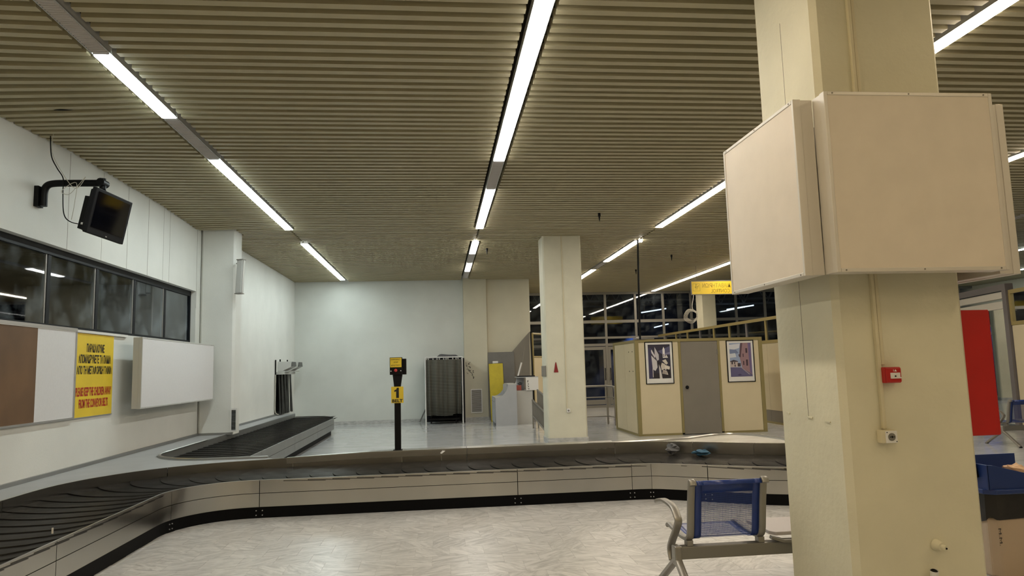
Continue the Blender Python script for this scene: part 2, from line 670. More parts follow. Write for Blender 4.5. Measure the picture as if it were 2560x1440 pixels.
def smooth_path(pts, n=8):
    """Catmull-Rom through points of any dimension"""
    out = []
    P = [Vector(p) for p in pts]
    for i in range(len(P) - 1):
        a, b, c, d = P[max(i - 1, 0)], P[i], P[i + 1], P[min(i + 2, len(P) - 1)]
        for k in range(n):
            t = k / n
            out.append(0.5 * ((2 * b) + (c - a) * t + (2 * a - 5 * b + 4 * c - d) * t * t + (3 * b - 3 * c + d - a) * t ** 3))
    out.append(P[-1])
    return out


# ================================================================== THE SETTING
# ---- floor
floor = struct(box('floor', -4.9, 22.3, -8.0, 34.0, -0.2, -0.0002, FLOOR))
bed = box('tile_bed', -2.95, 4.2, 4.55, 8.55, -0.003, 0.0004, GROUT, floor)
TS = 0.30
tile_mesh = None
for j in range(13):
    for i in range(23):
        x = -2.78 + TS * i + (0.15 if j % 2 else 0)
        y = 4.72 + TS * j
        if x > 4.1 or (x > 2.2 and x < 3.35 and y < 4.95):
            continue
        if tile_mesh is None:
            g = G().box(-0.1492, 0.1492, -0.1492, 0.1492, -0.002, 0.0018)
            t = g.obj('tile', TILE, floor, origin=(0, 0, 0))
            tile_mesh = t.data
            t.location = Vector((x, y, 0.0008)) - WO[floor]
        else:
            t = bpy.data.objects.new('tile', tile_mesh)
            COL.objects.link(t)
            t.parent = floor
            t.location = Vector((x, y, 0.0008)) - WO[floor]

# ---- walls
g = G()
g.box(-4.88, -4.58, -8, 14.4, 0, 2.24).box(-4.88, -4.58, -8, 14.4, 3.22, 4.75)
g.box(-4.88, -4.58, 13.94, 14.4, 2.24, 3.22).box(-4.88, -4.58, -8, 5.35, 2.24, 3.22)
wall_left = struct(g.obj('wall_left', WHITE_WALL))
for y, w in ((9.2, .006), (10.1, .004), (10.9, .006), (11.65, .008), (12.28, .005), (12.56, .006), (13.95, .007)):
    z0 = 3.22 if y < 13.9 else 2.9
    G().box(-4.581, -4.5785, y - w / 2, y + w / 2, z0, 4.45).obj('crack', GREY_KICK, wall_left)
struct(box('wall_left_rear', -4.75, -4.45, 14.4, 22.6, 0, 4.75, WHITE_WALL))
wall_back = struct(box('wall_back', -4.75, 1.2, 22.6, 22.8, 0, 4.75, BACK_WALL))
struct(box('wall_back_cream', 1.2, 2.95, 22.6, 22.8, 0, 4.75, CREAM_WALL))
pilaster = struct(box('wall_pilaster', 0.80, 1.54, 22.42, 22.6, 0, 4.75, CREAM_WALL, bevel=0.01))
struct(box('wall_return', 2.75, 2.95, 22.8, 27.0, 0, 4.75, CREAM_WALL))
struct(box('wall_front', -4.9, 22.3, -8.2, -8.0, 0, 4.75, CREAM_WALL))
struct(box('wall_right', 22.0, 22.3, -8.0, 34.0, 0, 6.5, CREAM_WALL))
g = G().box(-4.45, 0.80, 22.565, 22.6, 0, 0.11).box(0.785, 1.555, 22.395, 22.42, 0, 0.11).box(1.54, 2.95, 22.565, 22.6, 0, 0.11)
struct(g.obj('baseboard_back', MARBLE_TRIM))


def column(name, x0, x1, y0, y1, mat, ch=0.035, base=True, z0=0.0):
    p = [(x0 + ch, y0), (x1 - ch, y0), (x1, y0 + ch), (x1, y1 - ch), (x1 - ch, y1), (x0 + ch, y1), (x0, y1 - ch), (x0, y0 + ch)]
    o = struct(G().prism(p, z0, 4.7, 'z').obj(name, mat))
    if base:
        q = [(a + (0.018 if a > (x0 + x1) / 2 else -0.018), b + (0.018 if b > (y0 + y1) / 2 else -0.018)) for a, b in p]
        G().prism(q, 0, 0.1, 'z').obj('marble_skirting', MARBLE_TRIM, o)
    return o


near_col = column('column', 2.364, 3.20, 4.0, 4.78, COLUMN)
for yy, z, w in ((4.66, 1.245, .02), (4.38, 1.235, .032), (4.17, 1.222, .03)):
    G().obox((2.362, yy, z), (0, 1, .05), (1, 0, 0), (0, -.05, 1), w, .004, .005).obj('plaster_ridge', COLUMN, near_col)
G().box(2.3628, 2.3645, 4.398, 4.401, 1.24, 3.9).obj('form_seam', GREY_KICK, near_col)
mid_col = column('column', 2.29, 3.14, 15.085, 15.72, MID_PAINT, 0.03)
left_col = column('column', -4.57, -3.92, 14.15, 14.62, WHITE_WALL, 0.04, False, 0.49)
far_col = column('column', 9.86, 10.42, 25.6, 26.2, COLUMN, 0.03)

# ---- ceiling of beige slats hung under a dark void
ceiling = struct(G().box(-4.75, 22.3, -8.2, 27.0, 4.60, 4.75).obj('ceiling', PLENUM))
struct(box('ceiling_plain', -4.58, 22.0, -8.0, 2.9, 4.47, 4.52, SLAT))
PITCH, SW, SZ0, SZ1 = 0.157, 0.076, 4.45, 4.545
LINES = [-2.9, 0.865, 4.61, 8.36, 12.1, 15.86, 19.6]
GAP0, GAP1 = 14.12, 15.69


def wave(y):
    t = [(0, 0), (5, .02), (6.2, .045), (6.9, -.025), (7.7, -.065), (8.3, -.03), (9.2, .015), (12, .015), (13, -.015), (13.8, -.045), (15, 0), (40, 0)]
    for (a, va), (b, vb) in zip(t, t[1:]):
        if a <= y <= b:
            return va + (vb - va) * (y - a) / (b - a)
    return 0


def bays(y):
    e = 0.022 if GAP0 < y < GAP1 else 0.125
    xs = [-4.57] + [v for L in LINES for v in (L - e, L + e)] + [21.98]
    return [(xs[i], xs[i + 1]) for i in range(0, len(xs), 2)]


slat_meshes = {}
rest = G()
count = 0
k = 0
y = 3.0
while y < 26.9:
    for bi, (x0, x1) in enumerate(bays(y)):
        if bi == 0 and y > 14.1:
            if y < 14.66:
                x0 = -3.9
            else:
                x0 = -4.44
        if y > 22.5 and x0 < 2.5:
            if x1 < 3.0:
                continue
            x0 = 2.96
        if y > 22.55 and x1 < 3.0:
            continue
        if 4.85 < y < 16.7 and bi < 4 and count < 300:
            count += 1
            Lx = round(x1 - x0, 3)
            if Lx not in slat_meshes:
                g = G().box(-Lx / 2, Lx / 2, -SW / 2, SW / 2, 0, SZ1 - SZ0)
                s = g.obj('slat', SLAT, ceiling, origin=(0, 0, 0))
                slat_meshes[Lx] = s.data
            else:
                s = bpy.data.objects.new('slat', slat_meshes[Lx])
                COL.objects.link(s)
                s.parent = ceiling
            jz = random.uniform(-.003, .003)
            dz = wave(y) if bi == 0 else random.uniform(-.004, .004)
            s.location = Vector(((x0 + x1) / 2, y + random.uniform(-.002, .002), SZ0 + jz + dz / 2)) - WO[ceiling]
            s.rotation_euler = (0, math.asin(dz / Lx), 0)
        else:
            rest.box(x0, x1, y - SW / 2, y + SW / 2, SZ0, SZ1)
    y += PITCH
    k += 1
sf = rest.obj('slat_field', SLAT, ceiling)
sf['kind'] = 'stuff'

# ---- left window strip
win = struct(G().box(-4.73, -4.67, 5.35, 13.94, 3.125, 3.22).box(-4.73, -4.67, 5.35, 13.94, 2.24, 2.285).box(-4.73, -4.67, 13.90, 13.94, 2.24, 3.22).obj('window_1', ALU_DARK))
ys = [13.92 - 1.225 * i for i in range(8)]
for i, yy in enumerate(ys[1:]):
    mu = box('mullion', -4.735, -4.682, yy - 0.030, yy + 0.045, 2.285, 3.125, ALU_DARK, win)
    box('trim_strip', -4.706, -4.690, yy - 0.058, yy - 0.030, 2.285, 3.125, ALU, mu)
for a, b in zip(ys, ys[1:]):
    box('pane', -4.703, -4.697, b + 0.045, a - 0.055, 2.285, 3.125, GLASS, win)
struct(box('trim_1', -4.62, -4.545, 5.35, 10.95, 2.205, 2.238, WHITE))
# dark hall beyond the window
struct(box('wall_beyond_window', -11.2, -11.0, -2, 24, 0, 4.7, DARK_HALL))
struct(box('floor_beyond_window', -11.0, -4.9, -2, 24, -0.1, 0, DARK_HALL))
struct(box('ceiling_beyond_window', -11.0, -4.9, -2, 24, 4.6, 4.7, DARK_HALL))

# ---- glass front of the hall at the far end
GY = 27.0
gw = struct(G().box(2.95, 22.0, GY - 0.04, GY + 0.06, 4.36, 4.60).obj('window_2', GREY_METAL))
MX = [2.98, 4.1, 5.30, 6.49, 7.69, 8.81, 9.95, 10.9, 11.80, 13.0, 14.2, 15.4, 16.6, 17.8, 19.0, 20.2, 21.4]
for x in MX:
    box('mullion', x - 0.045, x + 0.045, GY - 0.05, GY + 0.05, 0, 4.36, GREY_METAL, gw, 0.005)
for z, h in ((3.30, 0.055), (2.675, 0.04), (2.40, 0.05)):
    box('transom', 2.95, 22.0, GY - 0.045, GY + 0.045, z - h, z + h, GREY_METAL, gw)
for a, b in zip(MX, MX[1:]):
    for z0, z1 in ((3.355, 4.36), (2.715, 3.245), (2.45, 2.635)):
        box('pane', a + 0.045, b - 0.045, GY - 0.004, GY + 0.004, z0, z1, GLASS_B, gw)
    if not (5.2 < a < 7.6):
        box('pane', a + 0.045, b - 0.045, GY - 0.004, GY + 0.004, 0.1, 2.35, GLASS_B, gw)
struct(box('trim_2', 2.95, 22.0, GY - 0.06, GY + 0.06, 0, 0.1, GREY_METAL))
for n, (a, b) in enumerate(((5.345, 6.445), (6.535, 7.645))):
    d = G()
    d.box(a, a + .1, GY - .03, GY + .03, .12, 2.33).box(b - .1, b, GY - .03, GY + .03, .12, 2.33)
    d.box(a + .1, b - .1, GY - .03, GY + .03, .12, .30).box(a + .1, b - .1, GY - .03, GY + .03, 2.21, 2.33)
    dr = struct(d.obj('door_%d' % (n + 1), GREY_METAL, bevel=0.004))
    box('pane', a + .1, b - .1, GY - .004, GY + .004, .30, 2.21, GLASS_B, dr)
    hx = a + .06 if n else b - .06
    G().tube([(hx, GY - .03, 1.05), (hx, GY - .09, 1.05), (hx, GY - .09, 1.5), (hx, GY - .03, 1.5)], .014).obj('handle', BLACK, dr)
# hall beyond: floor runs on, dark walls, lit blue corner
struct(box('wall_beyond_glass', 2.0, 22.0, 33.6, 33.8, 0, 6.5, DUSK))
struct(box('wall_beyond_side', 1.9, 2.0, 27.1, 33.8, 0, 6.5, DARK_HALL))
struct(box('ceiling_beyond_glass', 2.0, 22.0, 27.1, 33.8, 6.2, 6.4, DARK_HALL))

# ================================================================== CEILING LIGHTS
SEG = 1.57


def seg(kk):
    return 6.27 + SEG * kk + 0.006, 6.27 + SEG * (kk + 1) - 0.006


DIFF = {c: emit_mat('lit_diffuser_%s' % n, c, LAMP) for c, n in ((COOL, 'cool'), (NEUTRAL, 'neutral'), (WARM, 'warm'), (AMBER, 'amber'))}
protos = {}
for li, X in enumerate(LINES):
    for kk in range(-8, 14):
        if kk == 5:
            continue
        y0, y1 = seg(kk)
        on = True
        if li == 0:
            on = kk not in (-1, 1) and y1 < 22.2
            c = COOL
        elif li == 1:
            on = kk not in (2, 7, 9)
            c = NEUTRAL
        elif li == 2:
            on = kk not in (8,)
            c = WARM
        elif li == 3:
            on = kk > 0 or kk < -3
            c = WARM
        else:
            c = COOL
            if li == 4:
                on = False
            if li == 5:
                on = kk in (6, 7)
            if li == 6:
                on = kk in (9, 10, 11)
        if y1 > 22.2 and X < 3.0:
            continue
        if y1 > 27 or (kk < -1 and li > 3) or (kk < 4 and li > 3):
            continue
        if kk < -1 and (kk % 2):
            continue
        if kk < -1:
            c = AMBER
        where = ['nearest the windowed wall', 'above the emergency stop post', 'beside the middle column', 'behind the yellow hanging sign', 'with every lamp dark', 'over the grey portal', 'farthest from the windowed wall'][li]
        key = (on, c, li)
        gname = ('lit' if on else 'unlit') + ' lights of the slot ' + where
        lab = ('lit fluorescent strip in the ceiling slot ' if on else 'unlit grey louvred strip in the ceiling slot ') + where
        if key not in protos:
            t = thing('ceiling_light', (X, y0, 4.43), lab, 'light', gname)
            hw = 0.078
            G().box(X - hw, X + hw, y0, y1, 4.446, 4.53).obj('housing', HOUSING, t)
            if on:
                G().box(X - hw + .006, X + hw - .006, y0 + .004, y1 - .004, 4.426, 4.446).obj('diffuser', DIFF[c], t)
            else:
                lv = G()
                n = 44
                for i in range(n):
                    yy = y0 + .01 + (y1 - y0 - .02) * i / (n - 1)
                    lv.box(X - hw + .01, X + hw - .01, yy - .003, yy + .003, 4.43, 4.446)
                lv.obj('louvre', LOUVRE, t)
            G().box(X - hw - .004, X - hw + .005, y0, y1, 4.436, 4.45).box(X + hw - .005, X + hw + .004, y0, y1, 4.436, 4.45).obj('side_rail', ALU, t)
            protos[key] = (t, X, y0)
        else:
            r, px, py = protos[key]
            dup(r, (X - px, y0 - py, 0))
# bare lamp ends in the break of the slots
for X, yy in ((0.865, 15.55), (4.66, 15.60)):
    t = thing('lamp_holder', (X, yy, 4.40), 'bright lamp end hanging out of the ceiling slot break', 'lamp', 'lamp ends in the slot break')
    G().ball((X, yy, 4.425), .035, 1.1).obj('bulb', DIFF[NEUTRAL], t, smooth=True)
    G().cyl((X, yy, 4.45), (X, yy, 4.60), .012).obj('stem', ALU, t)
# small black pendants in the ceiling
for (x, yy) in ((3.05, 12.83), (1.18, 16.55), (6.15, 17.9), (5.95, 20.6)):
    t = thing('ceiling_hanger', (x, yy, 4.32), 'small black hook hanging out of the ceiling slats', 'hook', 'black hooks under the ceiling')
    G().cyl((x, yy, 4.46), (x, yy, 4.40), .026, .026, 8).obj('cup', BLACK, t)
    G().cyl((x, yy, 4.40), (x, yy, 4.30), .02, .006, 8).obj('tip', BLACK, t)

# ================================================================== BAGGAGE CAROUSEL
BZ, SK_T, SK_B, SK_M = 0.398, 0.422, 0.125, 0.275
caro = thing('baggage_carousel', (-1.0, 9.0, 0), 'stainless steel baggage carousel with overlapping black rubber plates and grey deck', 'carousel')
cxc, cyc, RO, RI = -2.08, 7.68, 0.76, 1.97
right_c = smooth_path([(2.1, 9.05), (2.45, 9.05), (2.85, 8.95), (3.42, 8.61), (4.0, 8.28), (4.6, 8.14), (5.15, 8.28), (5.62, 8.75), (5.80, 9.35), (5.70, 9.9)], 6)


def lerp2(a, b, n):
    return [(a[0] + (b[0] - a[0]) * i / n, a[1] + (b[1] - a[1]) * i / n) for i in range(n + 1)]


# centre line of the front belt with the distance to the skirt (near) and fender (far) side
centre = lerp2((cxc - (RO + RI) / 2, 2.2), (cxc - (RO + RI) / 2, cyc), 12)[:-1] + arc(cxc, cyc, (RO + RI) / 2, 180, 90, 16)[:-1] + lerp2((cxc, cyc + (RO + RI) / 2), (2.1, 9.05), 14)[:-1] + [(p.x, p.y) for p in right_c]
centre = [Vector(p) for p in centre]
HALF = (RI - RO) / 2
tang, cum = [], [0.0]
for i, p in enumerate(centre):
    d = centre[min(i + 1, len(centre) - 1)] - centre[max(i - 1, 0)]
    tang.append(d.normalized())
    if i:
        cum.append(cum[-1] + (p - centre[i - 1]).length)


def at_s(s):
    """point, tangent of the centre line at arc length s"""
    for i in range(len(cum) - 1):
        if s <= cum[i + 1] or i == len(cum) - 2:
            t = (s - cum[i]) / (cum[i + 1] - cum[i])
            return centre[i].lerp(centre[i + 1], t), tang[i].lerp(tang[i + 1], t).normalized()


def ofs(s, d):
    """d > 0: to the near (right-hand) side of the travel direction"""
    p, t = at_s(s)
    return Vector((p.x + t.y * d, p.y - t.x * d))


def s_of(x, y):
    best = min(range(0, int(cum[-1] * 50)), key=lambda q: (at_s(q / 50)[0] - Vector((x, y))).length)
    return best / 50


def ribbon(name, s0, s1, prof, mat, parent, n=None, smooth=True, bevel=0):
    """sweep a closed (offset, z) profile between two arc lengths"""
    n = n or max(2, int((s1 - s0) / 0.09))
    g = G()
    k = len(prof)
    vs = []
    for i in range(n + 1):
        s = s0 + (s1 - s0) * i / n
        for d, z in prof:
            q = ofs(s, d)
            vs.append((q.x, q.y, z))
    fs = []
    for i in range(n):
        for j in range(k):
            fs.append((i * k + j, (i + 1) * k + j, (i + 1) * k + (j + 1) % k, i * k + (j + 1) % k))
    fs += [list(range(k)), [n * k + j for j in range(k)][::-1]]
    g.add(vs, fs)
    return g.obj(name, mat, parent, bevel, smooth=smooth)


S_END = cum[-1]
# seams of the skirt, found where the photograph shows them
seams = [0.0, 1.9, 3.55, s_of(-3.34, 8.1), s_of(-2.05, 9.02), s_of(-0.3, 9.03), s_of(0.9, 9.03), s_of(2.25, 9.04), s_of(2.62, 8.97), s_of(3.35, 8.56), s_of(4.3, 8.2), s_of(5.4, 8.5), S_END]
seams.pop(5)
for a, b in zip(seams, seams[1:]):
    for z0, z1 in ((SK_B, SK_M - .003), (SK_M + .003, SK_T)):
        ribbon('skirt_panel', a + .004, b - .004, [(HALF - .012, z0), (HALF, z0), (HALF, z1), (HALF - .012, z1)], STEEL, caro)
ribbon('skirt_backing', 0, S_END, [(HALF - .04, .02), (HALF - .016, .02), (HALF - .016, SK_T - .02), (HALF - .04, SK_T - .02)], PLINTH, caro)
pl = ribbon('plinth', 0, S_END, [(HALF - .015, 0.0), (HALF - .006, 0.0), (HALF - .006, SK_B - .004), (HALF - .015, SK_B - .004)], PLINTH, caro)
for s in seams[1:-1]:
    for ds in (-.035, .035):
        for z in (.035, .085):
            q, q2 = ofs(s + ds, HALF - .008), ofs(s + ds, HALF + .004)
            G().cyl((q.x, q.y, z), (q2.x, q2.y, z), .006, n=8).obj('bolt', ALU, pl)
ribbon('belt_bed', 0, S_END, [(-HALF, .30), (HALF - .02, .30), (HALF - .02, BZ - .03), (-HALF, BZ - .03)], RUBBER_EDGE, caro)
ribbon('skirt_lip', 0, S_END, [(HALF - .012, SK_T - .004), (HALF + .001, SK_T - .004), (HALF + .001, SK_T + .001), (HALF - .012, SK_T + .001)], CAP, caro)


def fz(s):
    p, t = at_s(s)
    return min(0.552, max(0.508, 0.508 + (p.x + 2.3) * 0.044 / 1.4))


fseams = [0.0, 2.6, s_of(-3.42, 7.2), s_of(-2.9, 8.7), s_of(-1.9, 9.02), s_of(-0.5, 9.03), s_of(0.02, 9.03), s_of(0.35, 9.03), s_of(2.35, 9.03), s_of(3.0, 8.75), s_of(3.7, 8.4), s_of(4.3, 8.2), S_END]
for a, b in zip(fseams, fseams[1:]):
    n = max(2, int((b - a) / 0.09))
    g = G()
    vs = []
    for i in range(n + 1):
        s = a + .003 + (b - a - .006) * i / n
        for d, z in ((-HALF - .03, .30), (-HALF, .30), (-HALF, fz(s)), (-HALF - .03, fz(s))):
            q = ofs(s, d)
            vs.append((q.x, q.y, z))
    fs = []
    for i in range(n):
        for j in range(4):
            fs.append((i * 4 + j, (i + 1) * 4 + j, (i + 1) * 4 + (j + 1) % 4, i * 4 + (j + 1) % 4))
    fs += [(0, 1, 2, 3), (n * 4 + 3, n * 4 + 2, n * 4 + 1, n * 4)]
    g.add(vs, fs).obj('fender_panel', STEEL_DARK, caro, smooth=True)
# cap along the top of the front fender, a low box the post stands on
sa, sb, sm = s_of(-1.98, 9.02), s_of(2.35, 9.03), s_of(0.35, 9.03)
for a, b in ((sa, sm), (sm, sb)):
    n = 30
    vs, fs = [], []
    for i in range(n + 1):
        s = a + .003 + (b - a - .006) * i / n
        wd = .05 + .19 * min(1, max(0, (s - sa) / 2.0))
        for d, z in ((-HALF - wd, .0), (-HALF - .02, .0), (-HALF + .003, fz(s) - .006), (-HALF + .003, fz(s) + .004), (-HALF - wd, fz(s) + .004)):
            q = ofs(s, d)
            vs.append((q.x, q.y, z))
    for i in range(n):
        for j in range(5):
            fs.append((i * 5 + j, (i + 1) * 5 + j, (i + 1) * 5 + (j + 1) % 5, i * 5 + (j + 1) % 5))
    fs += [(0, 1, 2, 3, 4), tuple(n * 5 + j for j in (4, 3, 2, 1, 0))]
    G().add(vs, fs).obj('fender_cap', CAP, caro)

# crescent rubber plates, each bowed against the run of the belt and overlapping the next
PL = 0.275


def plate(bulge=0.20, ln=0.46):
    n = 12
    vs, fs = [], []
    for i in range(n + 1):
        t = -1 + 2 * i / n
        lead = -bulge * (1 - t * t) - (0.10 * max(0, t - .72) / .28 if t > .72 else 0) * -1.6
        for s, z in ((lead, .008), (lead + ln, -.006), (lead + ln, -.012), (lead, .001)):
            vs.append((s, -t * HALF * (1.012 if t > .9 else .995), z))
    for i in range(n):
        for j in range(4):
            fs.append((i * 4 + j, i * 4 + (j + 1) % 4, (i + 1) * 4 + (j + 1) % 4, (i + 1) * 4 + j))
    fs += [(3, 2, 1, 0), (n * 4, n * 4 + 1, n * 4 + 2, n * 4 + 3)]
    return G().add(vs, fs)


pmesh = None
s = 0.35
while s < S_END - .5:
    p, t = at_s(s)
    if pmesh is None:
        o = plate().obj('belt_plate', RUBBER, caro, origin=(0, 0, 0))
        pmesh = o.data
    else:
        o = bpy.data.objects.new('belt_plate', pmesh)
        COL.objects.link(o)
        o.parent = caro
    o.location = Vector((p.x, p.y, BZ)) - WO[caro]
    o.rotation_euler = (0, 0, math.atan2(t.y, t.x))
    s += PL

# second arm of the belt, running back along the wall
AX0, AX1, AY0, AY1, AZ = -4.02, -2.77, 9.98, 20.6, 0.398
arm_pts = [(AX0, AY1)] + [(AX0, 11.05 + (AY1 - 11.05) * (1 - i / 10)) for i in range(1, 10)] + arc(AX0 + 1.05, 11.05, 1.05, 180, 270, 12) + [(-2.3, 9.985)]
g = G()
W2 = [Vector(p) for p in arm_pts]
vs, fs = [], []
for i, p in enumerate(W2):
    d = (W2[min(i + 1, len(W2) - 1)] - W2[max(i - 1, 0)]).normalized()
    nrm = Vector((d.y, -d.x))
    for o_, z in ((0, .30), (0, .503), (.035, .512), (.035, .30)):
        vs.append((p.x + nrm.x * o_, p.y + nrm.y * o_, z))
for i in range(len(W2) - 1):
    for j in range(4):
        fs.append((i * 4 + j, i * 4 + (j + 1) % 4, (i + 1) * 4 + (j + 1) % 4, (i + 1) * 4 + j))
fs += [(3, 2, 1, 0), [(len(W2) - 1) * 4 + j for j in range(4)]]
g.add(vs, fs).obj('arm_fender', STEEL_GREY, caro, smooth=True)
rim = [(p.x, p.y, .508) for p in W2[8:]]
G().tube(rim, .016, 8).obj('arm_rim', CAP, caro, smooth=True)
end = [(AX1, 10.05), (AX1, 19.3), (AX1 - .12, 19.95), (AX1 - .42, 20.4), (AX1 - .8, 20.6), (AX0 + .02, 20.6)]
bed_poly = [(AX0 + .01, 20.58), (AX0 + .01, 11.05)] + arc(AX0 + 1.05, 11.05, 1.04, 180, 270, 10) + [(AX1 - .02, 10.0), (AX1 - .02, 19.3), (AX1 - .14, 19.95), (AX1 - .44, 20.4), (AX1 - .8, 20.58)]
G().prism(bed_poly, .30, AZ - .03).obj('arm_belt_bed', RUBBER_EDGE, caro)
for (a, b) in ((10.05, 11.6), (11.6, 14.2), (14.2, 16.8), (16.8, 19.3)):
    for z0, z1 in ((SK_B, SK_M - .003), (SK_M + .003, SK_T)):
        G().box(AX1 - .012, AX1, a + .004, b - .004, z0, z1).obj('skirt_panel', STEEL_GREY, caro)
for z0, z1 in ((SK_B, SK_M - .003), (SK_M + .003, SK_T)):
    q = [Vector(p) for p in end[1:]]
    vs, fs = [], []
    for p in q:
        vs += [(p.x, p.y, z0), (p.x, p.y, z1), (p.x - .012, p.y - .012, z1), (p.x - .012, p.y - .012, z0)]
    for i in range(len(q) - 1):
        for j in range(4):
            fs.append((i * 4 + j, (i + 1) * 4 + j, (i + 1) * 4 + (j + 1) % 4, i * 4 + (j + 1) % 4))
    fs += [(0, 1, 2, 3), tuple(len(q) * 4 - 4 + j for j in (3, 2, 1, 0))]
    G().add(vs, fs).obj('skirt_panel', STEEL_GREY, caro, smooth=True)
G().box(AX1 - .09, AX1 - .06, 10.05, 19.2, 0, SK_B).box(AX0, AX1 - .3, 20.25, 20.28, 0, SK_B).obj('arm_plinth', PLINTH, caro)
apm = None
yy = 10.25
while yy < 20.2:
    if apm is None:
        g = plate(0.15, .44)
        hw = (AX1 - AX0) / 2 / HALF * .985
        g.v = [Vector((v.x, v.y * hw, v.z)) for v in g.v]
        o = g.obj('belt_plate', RUBBER, caro, origin=(0, 0, 0))
        apm = o.data
    else:
        o = bpy.data.objects.new('belt_plate', apm)
        COL.objects.link(o)
        o.parent = caro
    o.location = Vector(((AX0 + AX1) / 2, yy, AZ)) - WO[caro]
    o.rotation_euler = (0, 0, math.radians(90))
    if yy > 19.5:
        o.scale = (1, .86, 1)
        o.location.x -= .08
    if yy < 10.6:
        o.scale = (.8, .78 if yy < 10.4 else .9, 1)
        o.location.x += .12
    yy += PL

# grey deck along the wall
inner = [(ofs(s_, -HALF - .028).x, ofs(s_, -HALF - .028).y) for s_ in [i * .15 for i in range(int(s_of(-2.1, 9.02) / .15) + 1)]]
deck = [(-4.578, 2.2), (-4.578, 14.4), (-4.448, 14.4), (-4.448, 20.6), (AX0 - .035, 20.6), (AX0 - .035, 11.05)] + arc(AX0 + 1.05, 11.05, 1.085, 180, 270, 12) + [(-2.3, 9.955), (-2.0, 9.66)] + inner[::-1]
G().prism(deck, .44, .492).obj('deck', DECK, caro)
G().box(-4.578, -4.54, 2.2, 14.14, .492, .535).box(-4.448, -4.41, 14.65, 20.0, .492, .535).box(-4.54, -3.92, 14.12, 14.148, .492, .535).obj('deck_upstand', STEEL_GREY, caro)
G().box(-4.57, -4.05, 2.3, 13.9, 0, .44).obj('deck_support', PLINTH, caro)

# island with a stone top inside the right-hand bend
isl_front = [(ofs(s_, -HALF - .03).x, ofs(s_, -HALF - .03).y) for s_ in [s_of(2.35, 9.03) + i * .12 for i in range(int((S_END - s_of(2.35, 9.03)) / .12))]]
isl_front = [p for p in isl_front if p[1] < 9.7 and p[0] < 4.62]
isl_far = [(4.62, 9.45), (4.52, 9.95), (4.30, 10.22), (4.02, 10.22), (3.75, 10.06), (3.50, 9.90), (3.2, 9.79), (2.8, 9.73), (2.4, 9.69)]
G().prism(isl_front + isl_far, .30, .535).obj('island_top', ISLAND, caro)
rimp = smooth_path([Vector((x, y_, .545)) for x, y_ in [(4.66, 9.2)] + isl_far + [(2.0, 9.67)]], 5)
G().tube(rimp, .02, 8).obj('island_rim', CAP, caro, smooth=True)
G().prism([(x * 1.0 + (0.0), y_ - .03) for x, y_ in isl_front[1:-1]] + [(x - .03, y_ - .03) for x, y_ in isl_far[:-1]], 0, .30).obj('island_base', STEEL_GREY, caro)


# litter on the belt
def crumple(name, c, r, mat, label, cat, sz=.5, seed=1):
    rnd = random.Random(seed)
    g = G().ball((0, 0, 0), r, sz, 10, 7)
    g.v = [v * rnd.uniform(.6, 1.35) for v in g.v]
    mn = min(v.z for v in g.v)
    g.v = [Vector((v.x + c[0], v.y + c[1], v.z - mn + c[2])) for v in g.v]
    return tag(g.obj(name, mat, None), label, cat)


crumple('crumpled_mask', (3.35, 9.02, BZ + .013), .10, BLUE_CLOTH, 'crumpled dark blue rag lying on the carousel belt', 'rag', .35, 3)
crumple('paper_scrap', (3.04, 9.25, BZ + .013), .085, GREY_CLOTH, 'crumpled grey and brown scrap lying against the carousel fender', 'scrap', .7, 5)
tag(G().obox((-3.0, 6.0, .445), (1, .3, 0), (-.3, 1, 0), (0, 0, 1), .006, .004, .022).obj('paper_tag', WHITE), 'tiny white paper tag stuck at the lip of the carousel skirt', 'tag')
tag(G().add([(0.02, 9.585, .50), (.07, 9.60, .535), (.03, 9.60, .54), (0.0, 9.59, .51)], [(0, 1, 2, 3), (3, 2, 1, 0)]).obj('label_stub', WHITE), 'torn white baggage label stub hanging over the fender edge', 'label')

# ================================================================== EMERGENCY STOP POST
post = thing('belt_post', (-.56, 9.75, .556), 'black emergency stop post with yellow BELT 1 plate on the carousel fender', 'post')
box('pole', -.60, -.518, 9.71, 9.79, .56, 1.40, BLACK, post, .004)
G().box(-.62, -.50, 9.69, 9.81, .556, .562).obj('foot_plate', BLACK, post)
G().add([(-.60, 9.71, 1.38), (-.518, 9.71, 1.38), (-.518, 9.79, 1.38), (-.60, 9.79, 1.38), (-.622, 9.68, 1.58), (-.488, 9.68, 1.58), (-.488, 9.79, 1.58), (-.622, 9.79, 1.58)],
        [(3, 2, 1, 0), (4, 5, 6, 7), (0, 1, 5, 4), (1, 2, 6, 5), (2, 3, 7, 6), (3, 0, 4, 7)]).obj('neck', BLACK_MATT, post)
cb = box('control_box', -.655, -.490, 9.66, 9.73, 1.555, 1.787, BLACK, post, .003)
box('rear_box', -.60, -.440, 9.735, 9.84, 1.555, 1.768, BLACK, post, .003)
yp = box('stop_plate', -.648, -.498, 9.655, 9.66, 1.655, 1.78, YELLOW, cb)
for tx, z in (('EMERGENCY', 1.760), ('STOP', 1.721), ('ΚΙΝΔΥΝΟΥ', 1.681)):
    text('lettering', tx, BLACK_INK, (-.573, 9.654, z), (1, 0, 0), (0, 0, 1), .018, yp, width={'EMERGENCY': .13, 'STOP': .055, 'ΚΙΝΔΥΝΟΥ': .12}[tx])
G().cyl((-.575, 9.66, 1.612), (-.575, 9.635, 1.612), .016, .022).cyl((-.575, 9.635, 1.612), (-.575, 9.622, 1.612), .022, .014).obj('stop_button', RED_BTN, cb, smooth=True)
G().cyl((-.638, 9.66, 1.605), (-.638, 9.652, 1.605), .007).cyl((-.508, 9.66, 1.607), (-.508, 9.652, 1.607), .007).obj('screw', WHITE, cb)
